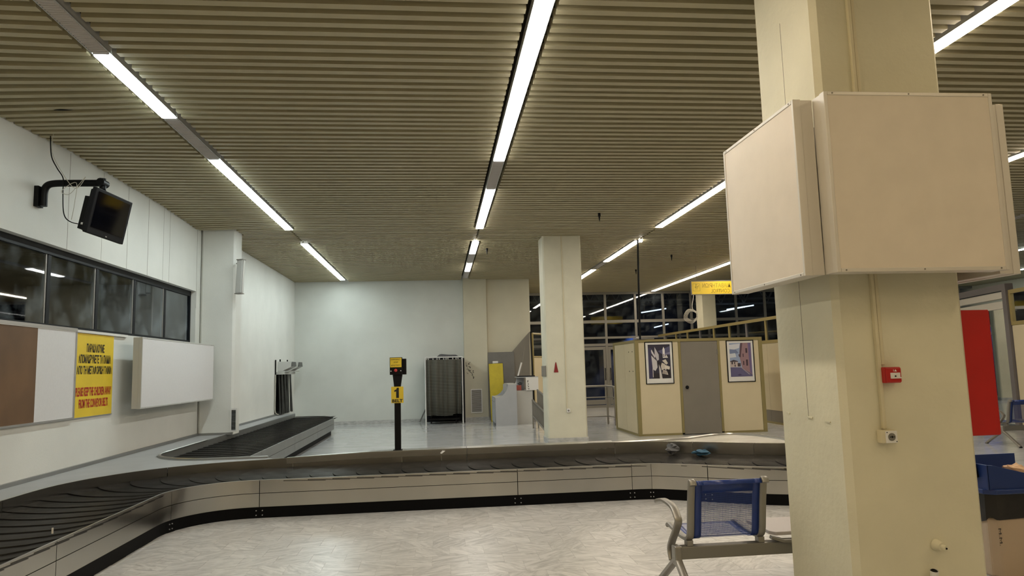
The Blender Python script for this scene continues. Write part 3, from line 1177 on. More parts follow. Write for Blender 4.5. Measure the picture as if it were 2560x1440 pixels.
bs = box('belt_sign', -.640, -.478, 9.695, 9.705, 1.178, 1.395, YELLOW, post)
G().add([(-.563 + a * .1, 9.6935, 1.245 + b * .1) for a, b in ((-.12, 0), (.25, 0), (.25, 1.36), (-.02, 1.36), (-.10, 1.14), (-.36, 1.03), (-.36, .80), (-.12, .88))], [list(range(8))]).obj('numeral', BLACK_INK, bs)
text('lettering', 'BELT', BLACK_INK, (-.558, 9.694, 1.208), (1, 0, 0), (0, 0, 1), .042, bs, width=.14, bold=.03)

# ================================================================== LEFT WALL FITTINGS
nb = thing('notice_board', (-4.58, 8.3, 1.13), 'long notice board, brown at one end and white at the other, aluminium framed', 'notice board')
box('brown_panel', -4.578, -4.552, 6.2, 8.60, 1.14, 2.215, BROWN, nb)
box('white_panel', -4.578, -4.552, 8.60, 9.455, 1.14, 2.215, BOARD_WHITE, nb)
G().box(-4.58, -4.540, 6.15, 9.475, 2.215, 2.25).box(-4.58, -4.540, 6.15, 9.475, 1.118, 1.14).box(-4.58, -4.540, 9.455, 9.475, 1.14, 2.215).obj('frame', ALU, nb)

ws = thing('warning_sign', (-4.58, 10.02, 1.12), 'yellow bilingual warning sign about children and conveyor belts', 'sign')
pn = box('panel', -4.578, -4.566, 9.497, 10.545, 1.127, 2.198, YELLOW, ws)
G().box(-4.58, -4.560, 9.49, 10.55, 1.113, 1.127).box(-4.58, -4.560, 9.487, 9.497, 1.113, 2.2).obj('edge_strip', ALU, ws)
for tx, fr, w, mt in (('ΠΑΡΑΚΑΛΟΥΜΕ', .17, .47, BLACK_INK), ('ΑΠΟΜΑΚΡΥΝΕΤΕ ΤΑ ΠΑΙΔΙΑ', .305, .85, BLACK_INK), ('ΑΠΟ ΤΗ ΜΕΤΑΦΟΡΙΚΗ ΤΑΙΝΙΑ', .44, .92, BLACK_INK),
                      ('PLEASE KEEP THE CHILDREN AWAY', .70, .93, RED_INK), ('FROM THE CONVEYOR BELTS', .842, .76, RED_INK)):
    text('lettering', tx, mt, (-4.5655, 10.02, 2.198 - 1.071 * fr), (0, 1, 0), (0, 0, 1), .116, pn, width=1.048 * w, bold=.03)


def lightbox(name, c, n_ax, w_ax, W, H, D, label, group, mat, standoff, fm=ALU_PAINT):
    """shallow sign box: body, four frame bars, face panel, wall brackets. c = centre of its face"""
    n, w = Vector(n_ax), Vector(w_ax)
    up = Vector((0, 0, 1))
    c = Vector(c)
    t = thing(name, c - up * H / 2 - n * D, label, 'sign box', group)
    G().obox(c - n * (D / 2 + .006), w, n, up, W / 2 - .004, D / 2 - .006, H / 2 - .004).obj('body', fm, t)
    G().obox(c - n * .008, w, n, up, W / 2 - .02, .006, H / 2 - .02).obj('face_panel', mat, t)
    for sx in (-1, 1):
        G().obox(c + w * sx * (W / 2 - .011) - n * .022, w, n, up, .011, .024, H / 2).obj('frame_bar', fm, t, .003)
        G().obox(c + up * sx * (H / 2 - .011) - n * .022, w, n, up, W / 2 - .022, .024, .011).obj('frame_bar', fm, t, .003)
        if standoff:
            G().obox(c + w * sx * W * .3 - n * (D + standoff / 2), w, n, up, .02, standoff / 2, H * .4).obj('bracket', ALU, t)
    for sx in (-.9, 0, .9):
        for sz in (-1, 1):
            q = c + w * sx * W / 2 + up * sz * (H / 2 - .011)
            G().cyl(q, q + n * .004, .005, n=8).obj('screw', GREY_KICK, t)
    return t


lightbox('sign_box', (-4.25, 12.37, 1.68), (1, 0, 0), (0, 1, 0), 3.30, 1.03, .125, 'long blank white sign box standing off the wall under the windows', None, BOARD_WHITE, .205, PALE_GREY)
gA = 'blank sign boxes around the front column'
lightbox('sign_box', (2.10, 4.338, 2.605), (-1, 0, 0), (0, -1, 0), 1.03, 1.05, .118, 'blank square sign box on the column side facing the carousel', gA, BOX_PANEL, .146)
lightbox('sign_box', (2.742, 3.70, 2.607), (0, -1, 0), (1, 0, 0), 1.044, 1.05, .13, 'blank square sign box on the column face above the fire alarm point', gA, BOX_PANEL, .17)
lightbox('sign_box', (3.46, 4.36, 2.600), (1, 0, 0), (0, 1, 0), 1.03, 1.05, .13, 'blank square sign box on the column side above the red cabinet', gA, BOX_PANEL, .13)
# monitor on a black arm
mo = thing('wall_monitor', (-4.58, 8.49, 3.16), 'dead black monitor hanging from a bent black wall arm', 'monitor')
arm = smooth_path([(-4.50, 8.49, 3.60), (-4.50, 8.49, 3.76), (-4.47, 8.49, 3.84), (-4.39, 8.49, 3.868), (-4.2, 8.49, 3.872), (-3.84, 8.49, 3.872)], 6)
G().tube(arm, .040, 14).obj('arm', BLACK, mo, smooth=True)
G().box(-4.58, -4.53, 8.43, 8.55, 3.59, 3.83).obj('wall_plate', BLACK, mo, .004)
G().cyl((-3.86, 8.49, 3.80), (-3.86, 8.49, 3.925), .035).cyl((-3.86, 8.42, 3.872), (-3.86, 8.56, 3.872), .046).obj('joint', BLACK, mo, smooth=True)
Rv, Uv, Nv = Vector((.17646, .98333, -.04376)), Vector((.18401, .01072, .98287)), Vector((.96696, -.18149, -.17905))
tc_ = Vector((-3.747, 8.459, 3.466))
TW, TH = .66, .521
G().cyl((-3.86, 8.49, 3.81), tc_ + Uv * .18 - Nv * .06, .022).obj('drop_tube', BLACK, mo)
cas = G().obox(tc_ - Nv * .026, Rv, Nv, Uv, TW / 2, .025, TH / 2).obj('casing', BLACK_MATT, mo, .008)
G().obox(tc_ - Nv * .070, Rv, Nv, Uv, TW / 2 - .03, .022, TH / 2 - .02).obj('rear_shell', BLACK_MATT, mo, .01)
G().obox(tc_ - Nv * .135 - Uv * .03 - Rv * .05, Rv, Nv, Uv, .20, .045, .19).obj('rear_box', BLACK, mo, .004)
G().obox(tc_ + Uv * .018 + Nv * .001, Rv, Nv, Uv, TW / 2 - .045, .002, TH / 2 - .055).obj('screen', SCREEN, mo)
G().obox(tc_ - Uv * (TH / 2 - .022) + Nv * .002, Rv, Nv, Uv, .012, .002, .005).obj('logo', ALU, cas)
G().obox(tc_ - Nv * .135 - Uv * .16 - Rv * .251, Nv, Rv, Uv, .012, .002, .012).obj('sticker', WHITE, cas)
tag(G().tube(smooth_path([(-4.45, 8.47, 4.46), (-4.43, 8.47, 4.2), (-4.36, 8.46, 4.05), (-4.28, 8.45, 3.92), (-4.27, 8.44, 3.75), (-4.24, 8.42, 3.5), (-4.16, 8.40, 3.40), (-4.02, 8.38, 3.36)], 6), .006, 6).obj('power_cable', BLACK, smooth=True), 'black cable hanging from the ceiling to the wall monitor', 'cable')
tag(G().tube(smooth_path([(-4.38, 8.40, 4.46), (-4.39, 8.42, 4.2), (-4.2, 8.42, 3.86), (-4.1, 8.42, 3.80), (-4.02, 8.42, 3.93), (-4.12, 8.42, 3.80), (-4.2, 8.42, 3.72), (-4.27, 8.41, 3.76), (-4.12, 8.42, 3.86), (-4.12, 8.40, 3.6), (-4.14, 8.39, 3.42)], 6), .0035, 6).obj('signal_cable', CABLE_W, smooth=True), 'thin pale cable looped over the black monitor arm', 'cable')
tag(G().tube(smooth_path([(-4.02, 7.62, 4.445), (-3.98, 7.60, 4.425), (-3.9, 7.58, 4.415), (-3.82, 7.6, 4.425), (-3.78, 7.62, 4.445)], 6), .008, 6).obj('ceiling_cable', BLACK, smooth=True), 'short black cable sagging below the ceiling slats near the wall', 'cable')

# column loudspeaker on the left column
sp = thing('column_speaker', (-3.83, 14.11, 3.16), 'grey tilted column loudspeaker bracketed to the white column', 'speaker')
ax_ = Vector((.045, -.02, 1)).normalized()
c0 = Vector((-3.79, 14.02, 3.50))
G().obox(c0, (1, -.35, 0), (.35, 1, 0), ax_, .062, .05, .325).obj('body', PALE_GREY, sp, .012)
G().obox(c0 + Vector((.03, -.05, 0)), (1, -.35, 0), (.35, 1, 0), ax_, .038, .006, .315).obj('grille', ALU, sp)
for sz in (-1, 1):
    G().obox(c0 + ax_ * sz * .33, (1, -.35, 0), (.35, 1, 0), ax_, .068, .056, .008).obj('end_cap', GREY_METAL, sp)
    G().tube([Vector((-3.90, 14.16, 3.50 + sz * .28)), c0 + ax_ * sz * .28 + Vector((-.03, .05, 0))], .014).obj('bracket', GREY_METAL, sp)

# vent grille at the foot of the left column
vg = thing('vent_grille', (-3.905, 14.148, .55), 'small white vent grille at the foot of the white column', 'vent')
G().box(-3.965, -3.945, 14.135, 14.15, .545, .985).box(-3.865, -3.845, 14.135, 14.15, .545, .985).box(-3.945, -3.865, 14.135, 14.15, .545, .575).box(-3.945, -3.865, 14.135, 14.15, .955, .985).obj('frame', WHITE, vg)
G().box(-3.945, -3.865, 14.146, 14.15, .575, .955).obj('backing', BLACK, vg)
for i in range(16):
    z = .59 + i * .0235
    G().obox((-3.905, 14.142, z), (1, 0, 0), (0, 1, -.6), (0, .6, 1), .038, .006, .0015).obj('louvre_blade', ALU, vg)

# baggage opening with rubber strips and two white blowers above it
bo = thing('baggage_opening', (-4.45, 20.9, .5), 'black rubber strip curtain in the baggage opening of the side wall', 'strip curtain')
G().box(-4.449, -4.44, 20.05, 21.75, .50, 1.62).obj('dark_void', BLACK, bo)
for i in range(9):
    y0 = 20.10 + i * .18
    lean = random.uniform(-.05, .05)
    G().add([(-4.38 + .03 * (i % 2), y0, 1.60), (-4.38 + .03 * (i % 2), y0 + .20, 1.60), (-4.33 + lean, y0 + .21 + lean, .515), (-4.33 + lean, y0 + .02 + lean, .515),
             (-4.37 + .03 * (i % 2), y0, 1.60), (-4.37 + .03 * (i % 2), y0 + .20, 1.60), (-4.32 + lean, y0 + .21 + lean, .515), (-4.32 + lean, y0 + .02 + lean, .515)],
            [(3, 2, 1, 0), (4, 5, 6, 7), (0, 1, 5, 4), (1, 2, 6, 5), (2, 3, 7, 6), (3, 0, 4, 7)]).obj('rubber_strip', RUBBER, bo)
box('header_rail', -4.449, -4.25, 20.05, 21.75, 1.60, 1.665, PALE_GREY, bo, .004)
G().tube([(-4.43, 19.98, .50), (-4.43, 19.98, 2.0)], .018).obj('frame_post', BLACK, bo)
G().tube(smooth_path([(-4.42, 19.93, 1.6), (-4.42, 19.92, 1.0), (-4.42, 19.94, .60), (-4.36, 20.05, .52)], 5), .013).obj('cable_conduit', CABLE_W, bo, smooth=True)
for k_, yb in enumerate((20.30, 21.25)):
    ub = thing('wall_blower', (-4.45, yb + .3, 1.68), 'white wall blower with grey grille above the strip curtain', 'blower', 'blowers above the baggage opening')
    G().prism([(-4.449, 1.70), (-4.30, 1.70), (-4.09, 1.80), (-4.07, 1.955), (-4.449, 1.955)], yb, yb + .62, 'y').obj('body', pm('blower_white', (.52, .52, .50), .5), ub, .006)
    G().obox((-4.068, yb + .31, 1.88), (0, 1, 0), (1, 0, .13), (-.13, 0, 1), .28, .006, .065).obj('grille', pm('blower_grille', (.10, .10, .095), .6), ub)
    G().box(-4.41, -4.38, yb + .05, yb + .09, 1.955, 2.02).obj('valve', BLACK, ub)
    G().box(-4.449, -4.15, yb, yb + .6, 1.672, 1.70).obj('tray', PALE_GREY, ub)

# ================================================================== BACK WALL
pv = thing('vent_grille', (1.165, 22.42, .25), 'tall white-framed vent grille low on the cream pilaster', 'vent')
G().box(.985, 1.01, 22.40, 22.42, .24, .98).box(1.315, 1.34, 22.40, 22.42, .24, .98).box(1.01, 1.315, 22.40, 22.42, .24, .27).box(1.01, 1.315, 22.40, 22.42, .95, .98).obj('frame', WHITE, pv)
G().box(1.01, 1.315, 22.414, 22.42, .27, .95).obj('backing', GREY_METAL, pv)
for i in range(22):
    z = .285 + i * .0307
    G().obox((1.1625, 22.409, z), (1, 0, random.uniform(-.02, .03)), (0, 1, -.8), (0, .8, 1), .15, .008, .0015).obj('louvre_blade', LOUVRE, pv)
# marker scrawl on the pilaster
sc_ = G()
rs = random.Random(4)


def stroke(pts, w=.012):
    for (a, b), (c, d) in zip(pts, pts[1:]):
        dx, dz = c - a, d - b
        L_ = math.hypot(dx, dz) or 1
        nx, nz = -dz / L_ * w / 2, dx / L_ * w / 2
        sc_.add([(a + nx, 22.4185, b + nz), (a - nx, 22.4185, b - nz), (c - nx, 22.4185, d - nz), (c + nx, 22.4185, d + nz)], [(0, 1, 2, 3), (3, 2, 1, 0)])


for L_ in ([(.99, 1.83), (.93, 1.76)], [(.93, 1.80), (.925, 1.755), (.97, 1.755)], [(.85, 1.83), (.86, 1.70)], [(.90, 1.74), (.86, 1.70), (.88, 1.68)], [(.90, 1.69), (.90, 1.66)],
           [(.93, 1.70), (.96, 1.67), (.99, 1.64), (1.0, 1.68)], [(.96, 1.70), (.98, 1.64)], [(.87, 1.60), (.90, 1.62), (.93, 1.60), (.92, 1.55)], [(.95, 1.60), (.96, 1.52), (.94, 1.57), (.99, 1.56)],
           [(1.0, 1.58), (.98, 1.50), (1.03, 1.49)], [(1.05, 1.55), (1.09, 1.56), (1.06, 1.50), (1.10, 1.49)], [(1.02, 1.48), (1.06, 1.44), (1.03, 1.42), (1.07, 1.38), (1.08, 1.30), (1.10, 1.37)], [(.87, 1.50), (.92, 1.46)]):
    stroke(L_)
sc_.obj('scrawl', BLACK_INK, pilaster)

# curtained cubicle
cu = thing('curtain_cubicle', (.15, 21.7, 0), 'white-framed cubicle closed by a dark horizontally striped curtain', 'cubicle')
for x in (-.40, .70):
    for yy in (21.45, 22.3):
        G().cyl((x, yy, 0), (x, yy, 2.0), .018, n=10).obj('post', WHITE, cu)
    G().box(x - .008, x + .008, 21.47, 22.28, .30, 1.98).obj('side_panel', PALE_GREY, cu)
    G().cyl((x, 21.45, 1.985), (x, 22.3, 1.985), .015, n=8).obj('side_rail', WHITE, cu)
G().cyl((-.40, 21.45, 1.985), (.70, 21.45, 1.985), .016, n=8).obj('curtain_rail', WHITE, cu)
G().cyl((-.40, 22.3, 1.985), (.70, 22.3, 1.985), .015, n=8).obj('rear_rail', WHITE, cu)
cg = G()
n = 90
vs, fs = [], []
for i in range(n + 1):
    t = i / n
    x = -.37 + 1.04 * t
    for j, z in enumerate((1.915, 1.4, .8, .255 + (.03 if t > .72 else 0) + .015 * math.sin(t * 9))):
        amp = (.030 + .014 * j / 3) * (.75 + .35 * math.sin(t * 9 + 1))
        yy = 21.40 + amp * math.sin(t * 40 + 1.6 * math.sin(t * 13) + j * .12) + .02 * math.sin(t * 17)
        vs.append((x + .008 * j * math.sin(t * 11), yy, z))
for i in range(n):
    for j in range(3):
        fs.append((i * 4 + j, (i + 1) * 4 + j, (i + 1) * 4 + j + 1, i * 4 + j + 1))
cur = cg.add(vs, fs).obj('curtain', CURTAIN, cu, smooth=True)
sd = cur.modifiers.new('thickness', 'SOLIDIFY')
sd.thickness = .004
for x in (-.36, -.31, -.17, -.05, .02, .15, .22, .28, .42, .52, .58):
    G().tube([(x + .012 * math.cos(a * math.pi / 6), 21.43, 1.955 + .048 * math.sin(a * math.pi / 6)) for a in range(13)], .005, 6).obj('curtain_ring', WHITE, cu, smooth=True)
tag(G().prism([(-.06, 2.002), (.03, 2.075), (.08, 2.085), (.30, 2.06), (.52, 2.055), (.60, 2.002)], 21.5, 22.2, 'y').obj('folded_bag', GREY_CLOTH, bevel=.02), 'flat grey bag lying on top of the curtained cubicle', 'bag')
box('interior_shade_sheet', -.39, .69, 22.27, 22.29, .02, 1.97, BLACK_MATT, cu)  # black sheet added to stand in for the shade inside the cubicle
lt = thing('luggage_trolley', (.15, 21.9, 0), 'black folded trolley frame standing behind the striped curtain', 'trolley')
for x in (-.25, .15, .5):
    G().cyl((x, 21.75, .06), (x, 21.75, .7), .015, n=8).obj('upright', BLACK, lt)
G().box(-.30, .60, 21.7, 22.15, .10, .16).obj('base', BLACK, lt)
for x in (-.25, .5):
    G().cyl((x - .02, 21.75, .05), (x + .02, 21.75, .05), .05).obj('wheel', BLACK_MATT, lt)
tag(G().obox((-.52, 22.45, .21), (.43, .05, .9), (0, 1, 0), (.9, 0, -.43), .215, .012, .02).obj('leaning_rod', GREY_BOARD), 'short dark rod leaning at the wall beside the striped curtain', 'rod')
tag(box('dark_board', .742, .778, 21.8, 22.38, 0, 1.95, BLACK_MATT), 'dark board standing on edge between the curtain cubicle and the pilaster', 'board')

# counters and clutter in the corner
d1 = thing('check_in_desk', (1.87, 20.6, 0), 'grey laminate counter whose side panel dips in a curved sweep', 'desk')
sweep = [(2.18, 0.0), (2.18, 1.135), (1.93, 1.135)] + [(1.93 - .34 * (1 - math.cos(math.radians(a))), 1.135 - .345 * math.sin(math.radians(a))) for a in (15, 30, 45, 60, 75, 90)] + [(1.57, .79), (1.57, 0.0)]
G().prism(sweep, 20.08, 20.11, 'y').obj('side_panel', GREY_DESK, d1)
G().prism(sweep, 21.25, 21.28, 'y').obj('side_panel', GREY_DESK, d1)
G().box(1.93, 2.185, 20.075, 21.285, 1.135, 1.16).obj('top_shelf', PALE_GREY, d1)
G().box(1.56, 1.95, 20.11, 21.25, .78, .80).obj('work_top', PALE_GREY, d1)
G().box(2.14, 2.18, 20.11, 21.25, 0, 1.135).obj('front_panel', GREY_DESK, d1)
G().box(1.90, 1.92, 20.11, 21.25, .80, 1.135).obj('riser', GREY_DESK, d1)
for y0 in (20.13, 20.68):
    dd = box('door', 1.552, 1.57, y0, y0 + .54, .08, .77, GREY_DESK, d1, .002)
    box('handle', 1.540, 1.552, y0 + .22, y0 + .34, .66, .675, GREY_METAL, dd)
d2 = thing('counter', (2.44, 20.9, 0), 'plain grey counter beside the curved desk', 'counter')
G().box(2.20, 2.695, 20.55, 20.58, 0, .95).obj('end_panel', PALE_GREY, d2)
G().box(2.20, 2.695, 20.58, 21.6, .92, .95).obj('top', GREY_DESK, d2)
G().box(2.66, 2.695, 20.58, 21.6, 0, .92).obj('front_panel', GREY_DESK, d2)
G().box(2.20, 2.66, 21.57, 21.6, 0, .92).obj('end_panel', GREY_DESK, d2)
d3 = thing('shelf_box', (2.56, 20.9, .95), 'open grey shelf box with black scrawl standing on the plain counter', 'shelf')
fp = G().box(2.50, 2.865, 20.50, 20.52, .951, 1.32).obj('front_board', WHITE, d3)
G().box(2.26, 2.865, 20.50, 21.3, 1.32, 1.34).obj('top_board', GREY_DESK, d3)
G().box(2.27, 2.50, 20.95, 20.97, .951, 1.32).box(2.845, 2.865, 20.52, 21.3, .951, 1.32).obj('inner_board', GREY_DESK, d3)
s2 = G()
for L_ in ([(2.58, 1.24), (2.54, 1.22), (2.57, 1.20), (2.54, 1.18)], [(2.55, 1.15), (2.58, 1.13), (2.55, 1.11)], [(2.54, 1.08), (2.58, 1.07), (2.56, 1.04)], [(2.55, 1.01), (2.58, .98), (2.60, 1.0)]):
    for (a, b), (c, d) in zip(L_, L_[1:]):
        s2.tube([(a, 20.498, b), (c, 20.498, d)], .006, 5)
s2.obj('scrawl', BLACK_INK, fp)
tag(G().box(2.28, 2.78, 20.55, 20.95, 1.342, 1.372).obj('dark_folder', BLACK_MATT, bevel=.008), 'dark flat folder lying on the open shelf box', 'folder')
tag(box('red_carton', 2.21, 2.38, 20.62, 20.85, .952, 1.10, pm('faded_red', (.34, .07, .05), .6), bevel=.004), 'small faded red carton on the plain counter', 'carton')
crumple('grey_cushion', (2.36, 20.7, 1.10), .07, GREY_CLOTH, 'grey crumpled cloth heaped on the red carton', 'cloth', .6, 9)
yb_ = thing('yellow_board', (1.74, 21.75, 0), 'tall plain yellow board leaning in the corner behind the desk', 'board')
G().obox((1.76, 21.78, .88), (1, 0, .02), (0, 1, -.05), (-.02, .05, 1), .215, .010, .875).obj('panel', YELLOW_DULL, yb_)
G().obox((1.76, 21.792, .88), (1, 0, .02), (0, 1, -.05), (-.02, .05, 1), .222, .008, .882).obj('dark_rim', BLACK, yb_)
tag(box('small_carton', 1.66, 1.82, 21.86, 22.05, 1.76, 1.83, WHITE), 'small white carton perched above the yellow board', 'carton')
tag(G().obox((1.965, 22.35, 1.06), (1, 0, 0), (0, 1, -.1), (0, .1, 1), .42, .015, 1.06).obj('leaning_board', GREY_BOARD, bevel=.006), 'dark grey square panel leaning at the cream wall', 'panel')
tag(G().prism([(2.35, .02), (2.86, .02), (2.90, 2.74), (2.32, 2.10)], 22.47, 22.51, 'y').obj('leaning_board', GREY_DOOR), 'tall grey panel with a slanted top edge against the cream wall', 'panel')
tag(G().obox((2.93, 22.2, 1.37), (1, 0, 0), (0, 1, 0), (-.01, .08, 1), .02, .03, 1.37).obj('dark_plank', BLACK_MATT), 'narrow black plank standing at the end of the cream wall', 'plank')
tag(G().tube([(2.22, 21.70, .0), (2.70, 22.1, 2.30)], .016, 8).obj('thin_pole', GREY_KICK), 'thin dark pole leaning behind the counters', 'pole')
tag(G().tube([(2.26, 21.40, .96), (2.50, 21.46, 1.76)], .025, 8).obj('pale_pole', WHITE), 'short pale tube leaning behind the counters', 'pole')

# low barred barriers stacked behind the middle column
for dx, dz, lab in ((0, 0, 'grey barred barrier leaning behind the middle column'), (.14, .26, 'second barred barrier stacked behind the leaning one')):
    far, near = Vector((2.47 + dx, 18.9, .33 + dz)), Vector((2.39 + dx, 16.2, .17 + dz))
    up_b = Vector((0, 0, .41))
    b = thing('barrier_rail', (2.43 + dx, 17.5, 0), lab, 'barrier')
    for o_ in (Vector(), up_b):
        G().tube([far + o_, near + o_], .026).obj('rail', RAIL, b)
    for i in range(18):
        q = far.lerp(near, i / 17)
        G().tube([q, q + up_b], .012, 6).obj('bar', RAIL, b)
    for q in (far, near):
        G().tube([(q.x, q.y, 0), q + up_b], .02, 6).obj('leg', RAIL, b)

# ================================================================== MIDDLE COLUMN FITTINGS
YM = 15.085
tag(G().box(2.700, 2.715, YM - .018, YM, .72, 4.45).obj('conduit', CONDUIT), 'cream cable conduit running down the middle column', 'conduit')
so = thing('wall_socket', (2.735, YM, .63), 'small white wall socket low on the middle column', 'socket')
box('plate', 2.70, 2.77, YM - .03, YM, .63, .71, WHITE, so, .005)
G().cyl((2.735, YM - .03, .67), (2.735, YM - .034, .67), .02).obj('insert', GREY_METAL, so)
es = thing('fire_pictogram', (2.50, YM, 1.48), 'small red tapered extinguisher sign on the middle column', 'sign')
G().prism([(2.452, 1.485), (2.548, 1.485), (2.512, 1.66), (2.503, 1.70), (2.490, 1.70), (2.482, 1.66)], YM - .012, YM, 'y').obj('plate', pm('dark_red', (.22, .008, .010), .45), es)
tag(G().box(2.272, 2.288, 15.10, 15.70, 1.40, 1.63).obj('grey_pad', GREY_DOOR, bevel=.003), 'grey plate fixed to the side of the middle column', 'plate')

# ================================================================== BOOTH
BX0, BX1, BY0, BY1, BH = 4.44, 7.46, 15.75, 17.80, 2.165
bt = thing('office_booth', (5.95, 16.8, 0), 'cream panelled office booth with olive frame and grey door', 'booth')
for x, yy in ((BX0, BY0), (BX1 - .085, BY0), (BX0, BY1 - .085), (BX1 - .085, BY1 - .085)):
    box('corner_post', x, x + .085, yy, yy + .085, 0, BH, OLIVE, bt, .004)
for x in (5.455, 6.385):
    box('door_post', x, x + .055, BY0 + .005, BY0 + .06, .04, 2.10, OLIVE, bt, .003)
G().box(BX0 + .085, BX1 - .085, BY0 + .003, BY0 + .08, 2.10, BH).box(BX0 + .085, BX1 - .085, BY1 - .08, BY1, 2.10, BH).box(BX0, BX0 + .08, BY0 + .085, BY1 - .085, 2.10, BH).box(BX1 - .08, BX1, BY0 + .085, BY1 - .085, 2.10, BH).obj('top_frame', OLIVE, bt)
box('base_rail', BX0 + .085, 5.455, BY0 + .01, BY0 + .07, 0, .04, OLIVE, bt)
box('base_rail', 6.44, BX1 - .085, BY0 + .01, BY0 + .07, 0, .04, OLIVE, bt)
box('base_rail', BX0 + .005, BX0 + .07, BY0 + .085, BY1 - .085, 0, .045, OLIVE, bt)
box('panel', BX0 + .088, 5.452, BY0 + .018, BY0 + .05, .042, 2.098, CREAM, bt)
box('panel', 6.443, BX1 - .088, BY0 + .018, BY0 + .05, .042, 2.098, CREAM, bt)
for a, b in ((BY0 + .088, 16.78), (16.786, BY1 - .088)):
    box('panel', BX0 + .018, BX0 + .05, a, b, .047, 2.098, CREAM, bt)
    box('panel', BX1 - .05, BX1 - .018, a, b, .047, 2.098, CREAM, bt)
box('panel', BX0 + .088, BX1 - .088, BY1 - .05, BY1 - .02, .04, 2.098, CREAM, bt)
box('roof', BX0 + .02, BX1 - .02, BY0 + .02, BY1 - .02, BH - .04, BH - .005, GREY_BOARD, bt)
dr = box('booth_door', 5.513, 6.383, BY0 + .012, BY0 + .05, .012, 2.092, GREY_DOOR, bt, .002)
G().cyl((5.60, BY0 + .012, 1.06), (5.60, BY0 - .03, 1.06), .016).ball((5.60, BY0 - .045, 1.06), .042).obj('knob', BLACK, dr, smooth=True)
G().cyl((5.53, BY0 + .012, 1.44), (5.53, BY0 + .004, 1.44), .018).obj('lock', GREY_KICK, dr)
for z in (.42, 1.85):
    G().cyl((6.378, BY0 + .004, z - .06), (6.378, BY0 + .004, z + .06), .012).obj('hinge', GREY_METAL, dr)
for yy in (16.05, 16.35):
    for z in (1.90, 1.45):
        G().cyl((BX0 + .02, yy, z), (BX0 + .005, yy, z), .012).obj('screw_hole', GREY_KICK, bt)
tag(box('rail_clip', 4.50, 4.56, 15.77, 15.83, BH, BH + .06, WHITE), 'small white clip standing on the corner of the booth', 'clip')
tag(G().tube([(4.40, 15.72, BH + .01), (4.42, 15.73, BH + .02), (4.9, 15.76, BH + .015)], .014).obj('grey_strip', GREY_METAL), 'grey strip lying along the top edge of the booth', 'strip')


def poster(x0, x1, z0, z1, label, shapes):
    """framed print on the booth front; shapes in unit coordinates of the picture (0..1, up)"""
    yb = BY0 + .017
    t = thing('framed_poster', ((x0 + x1) / 2, yb, z0), label, 'poster')
    w = .018
    G().box(x0, x0 + w, yb - .02, yb, z0, z1).box(x1 - w, x1, yb - .02, yb, z0, z1).box(x0 + w, x1 - w, yb - .02, yb, z0, z0 + w).box(x0 + w, x1 - w, yb - .02, yb, z1 - w, z1).obj('frame', BLACK, t)
    box('mat_board', x0 + w, x1 - w, yb - .010, yb, z0 + w, z1 - w, WHITE, t)
    px0, px1, pz0, pz1 = x0 + .075, x1 - .065, z0 + .125, z1 - .065
    g = G()
    for i, (col, poly) in enumerate(shapes):
        yy = yb - .011 - .00025 * i
        g.add([(px0 + (px1 - px0) * a, yy, pz0 + (pz1 - pz0) * b) for a, b in poly], [list(range(len(poly)))], lin(tuple(c / 255 for c in col)))
    g.obj('picture', PRINT, t)
    return t


def R4(a, b, c, d):
    return [(a, b), (c, b), (c, d), (a, d)]


bw = [((52, 50, 66), R4(0, 0, 1, 1)), ((92, 92, 122), [(.45, .80), (1, .95), (1, .68), (.62, .72)]), ((128, 128, 155), [(.70, .72), (1, .78), (1, .72), (.75, .68)]),
      ((62, 60, 90), R4(0, 0, .16, .90)), ((205, 200, 205), [(.14, .82), (.16, .86), (.32, .66), (.30, .60), (.16, .75)]), ((190, 186, 192), [(.30, .93), (.48, .70), (.48, .55), (.40, .52), (.30, .68)]),
      ((200, 196, 198), [(.14, .68), (.38, .53), (.40, .33), (.30, .22), (.18, .28)]), ((70, 66, 80), [(.14, .72), (.40, .53), (.40, .50), (.14, .68)]), ((225, 222, 222), R4(.66, .60, .76, .85)),
      ((235, 232, 230), [(.66, .85), (.71, .93), (.76, .85)]), ((60, 58, 70), R4(.69, .62, .72, .72)), ((210, 205, 200), [(.74, .60), (.90, .60), (.82, .70)]), ((214, 206, 196), [(.62, .52), (.78, .56), (.88, .44), (.80, .40)]),
      ((205, 196, 186), [(.55, .36), (.60, .46), (.74, .42), (.74, .28), (.58, .24)]), ((220, 212, 202), [(.72, .40), (.96, .34), (.94, .26), (.74, .24)]), ((40, 36, 42), [(.42, .52), (.60, .46), (.52, .34), (.40, .40)]),
      ((44, 40, 46), R4(.20, .0, .98, .16)), ((205, 200, 198), [(.48, .0), (.60, .0), (.54, .28), (.46, .42)]), ((196, 186, 176), [(.60, .14), (.86, .10), (.88, .20), (.64, .25)]), ((36, 33, 40), [(.78, .28), (.98, .24), (.98, .12), (.86, .12)]),
      ((60, 56, 66), R4(.64, .12, .66, .22)), ((60, 56, 66), R4(.70, .12, .72, .21)), ((60, 56, 66), R4(.76, .12, .78, .2)), ((50, 46, 54), R4(.30, .05, .34, .24)), ((200, 195, 195), R4(.17, .04, .20, .30))]
poster(4.665, 5.322, 1.150, 2.110, 'framed dark blue-toned print of a bell tower over white houses', bw)
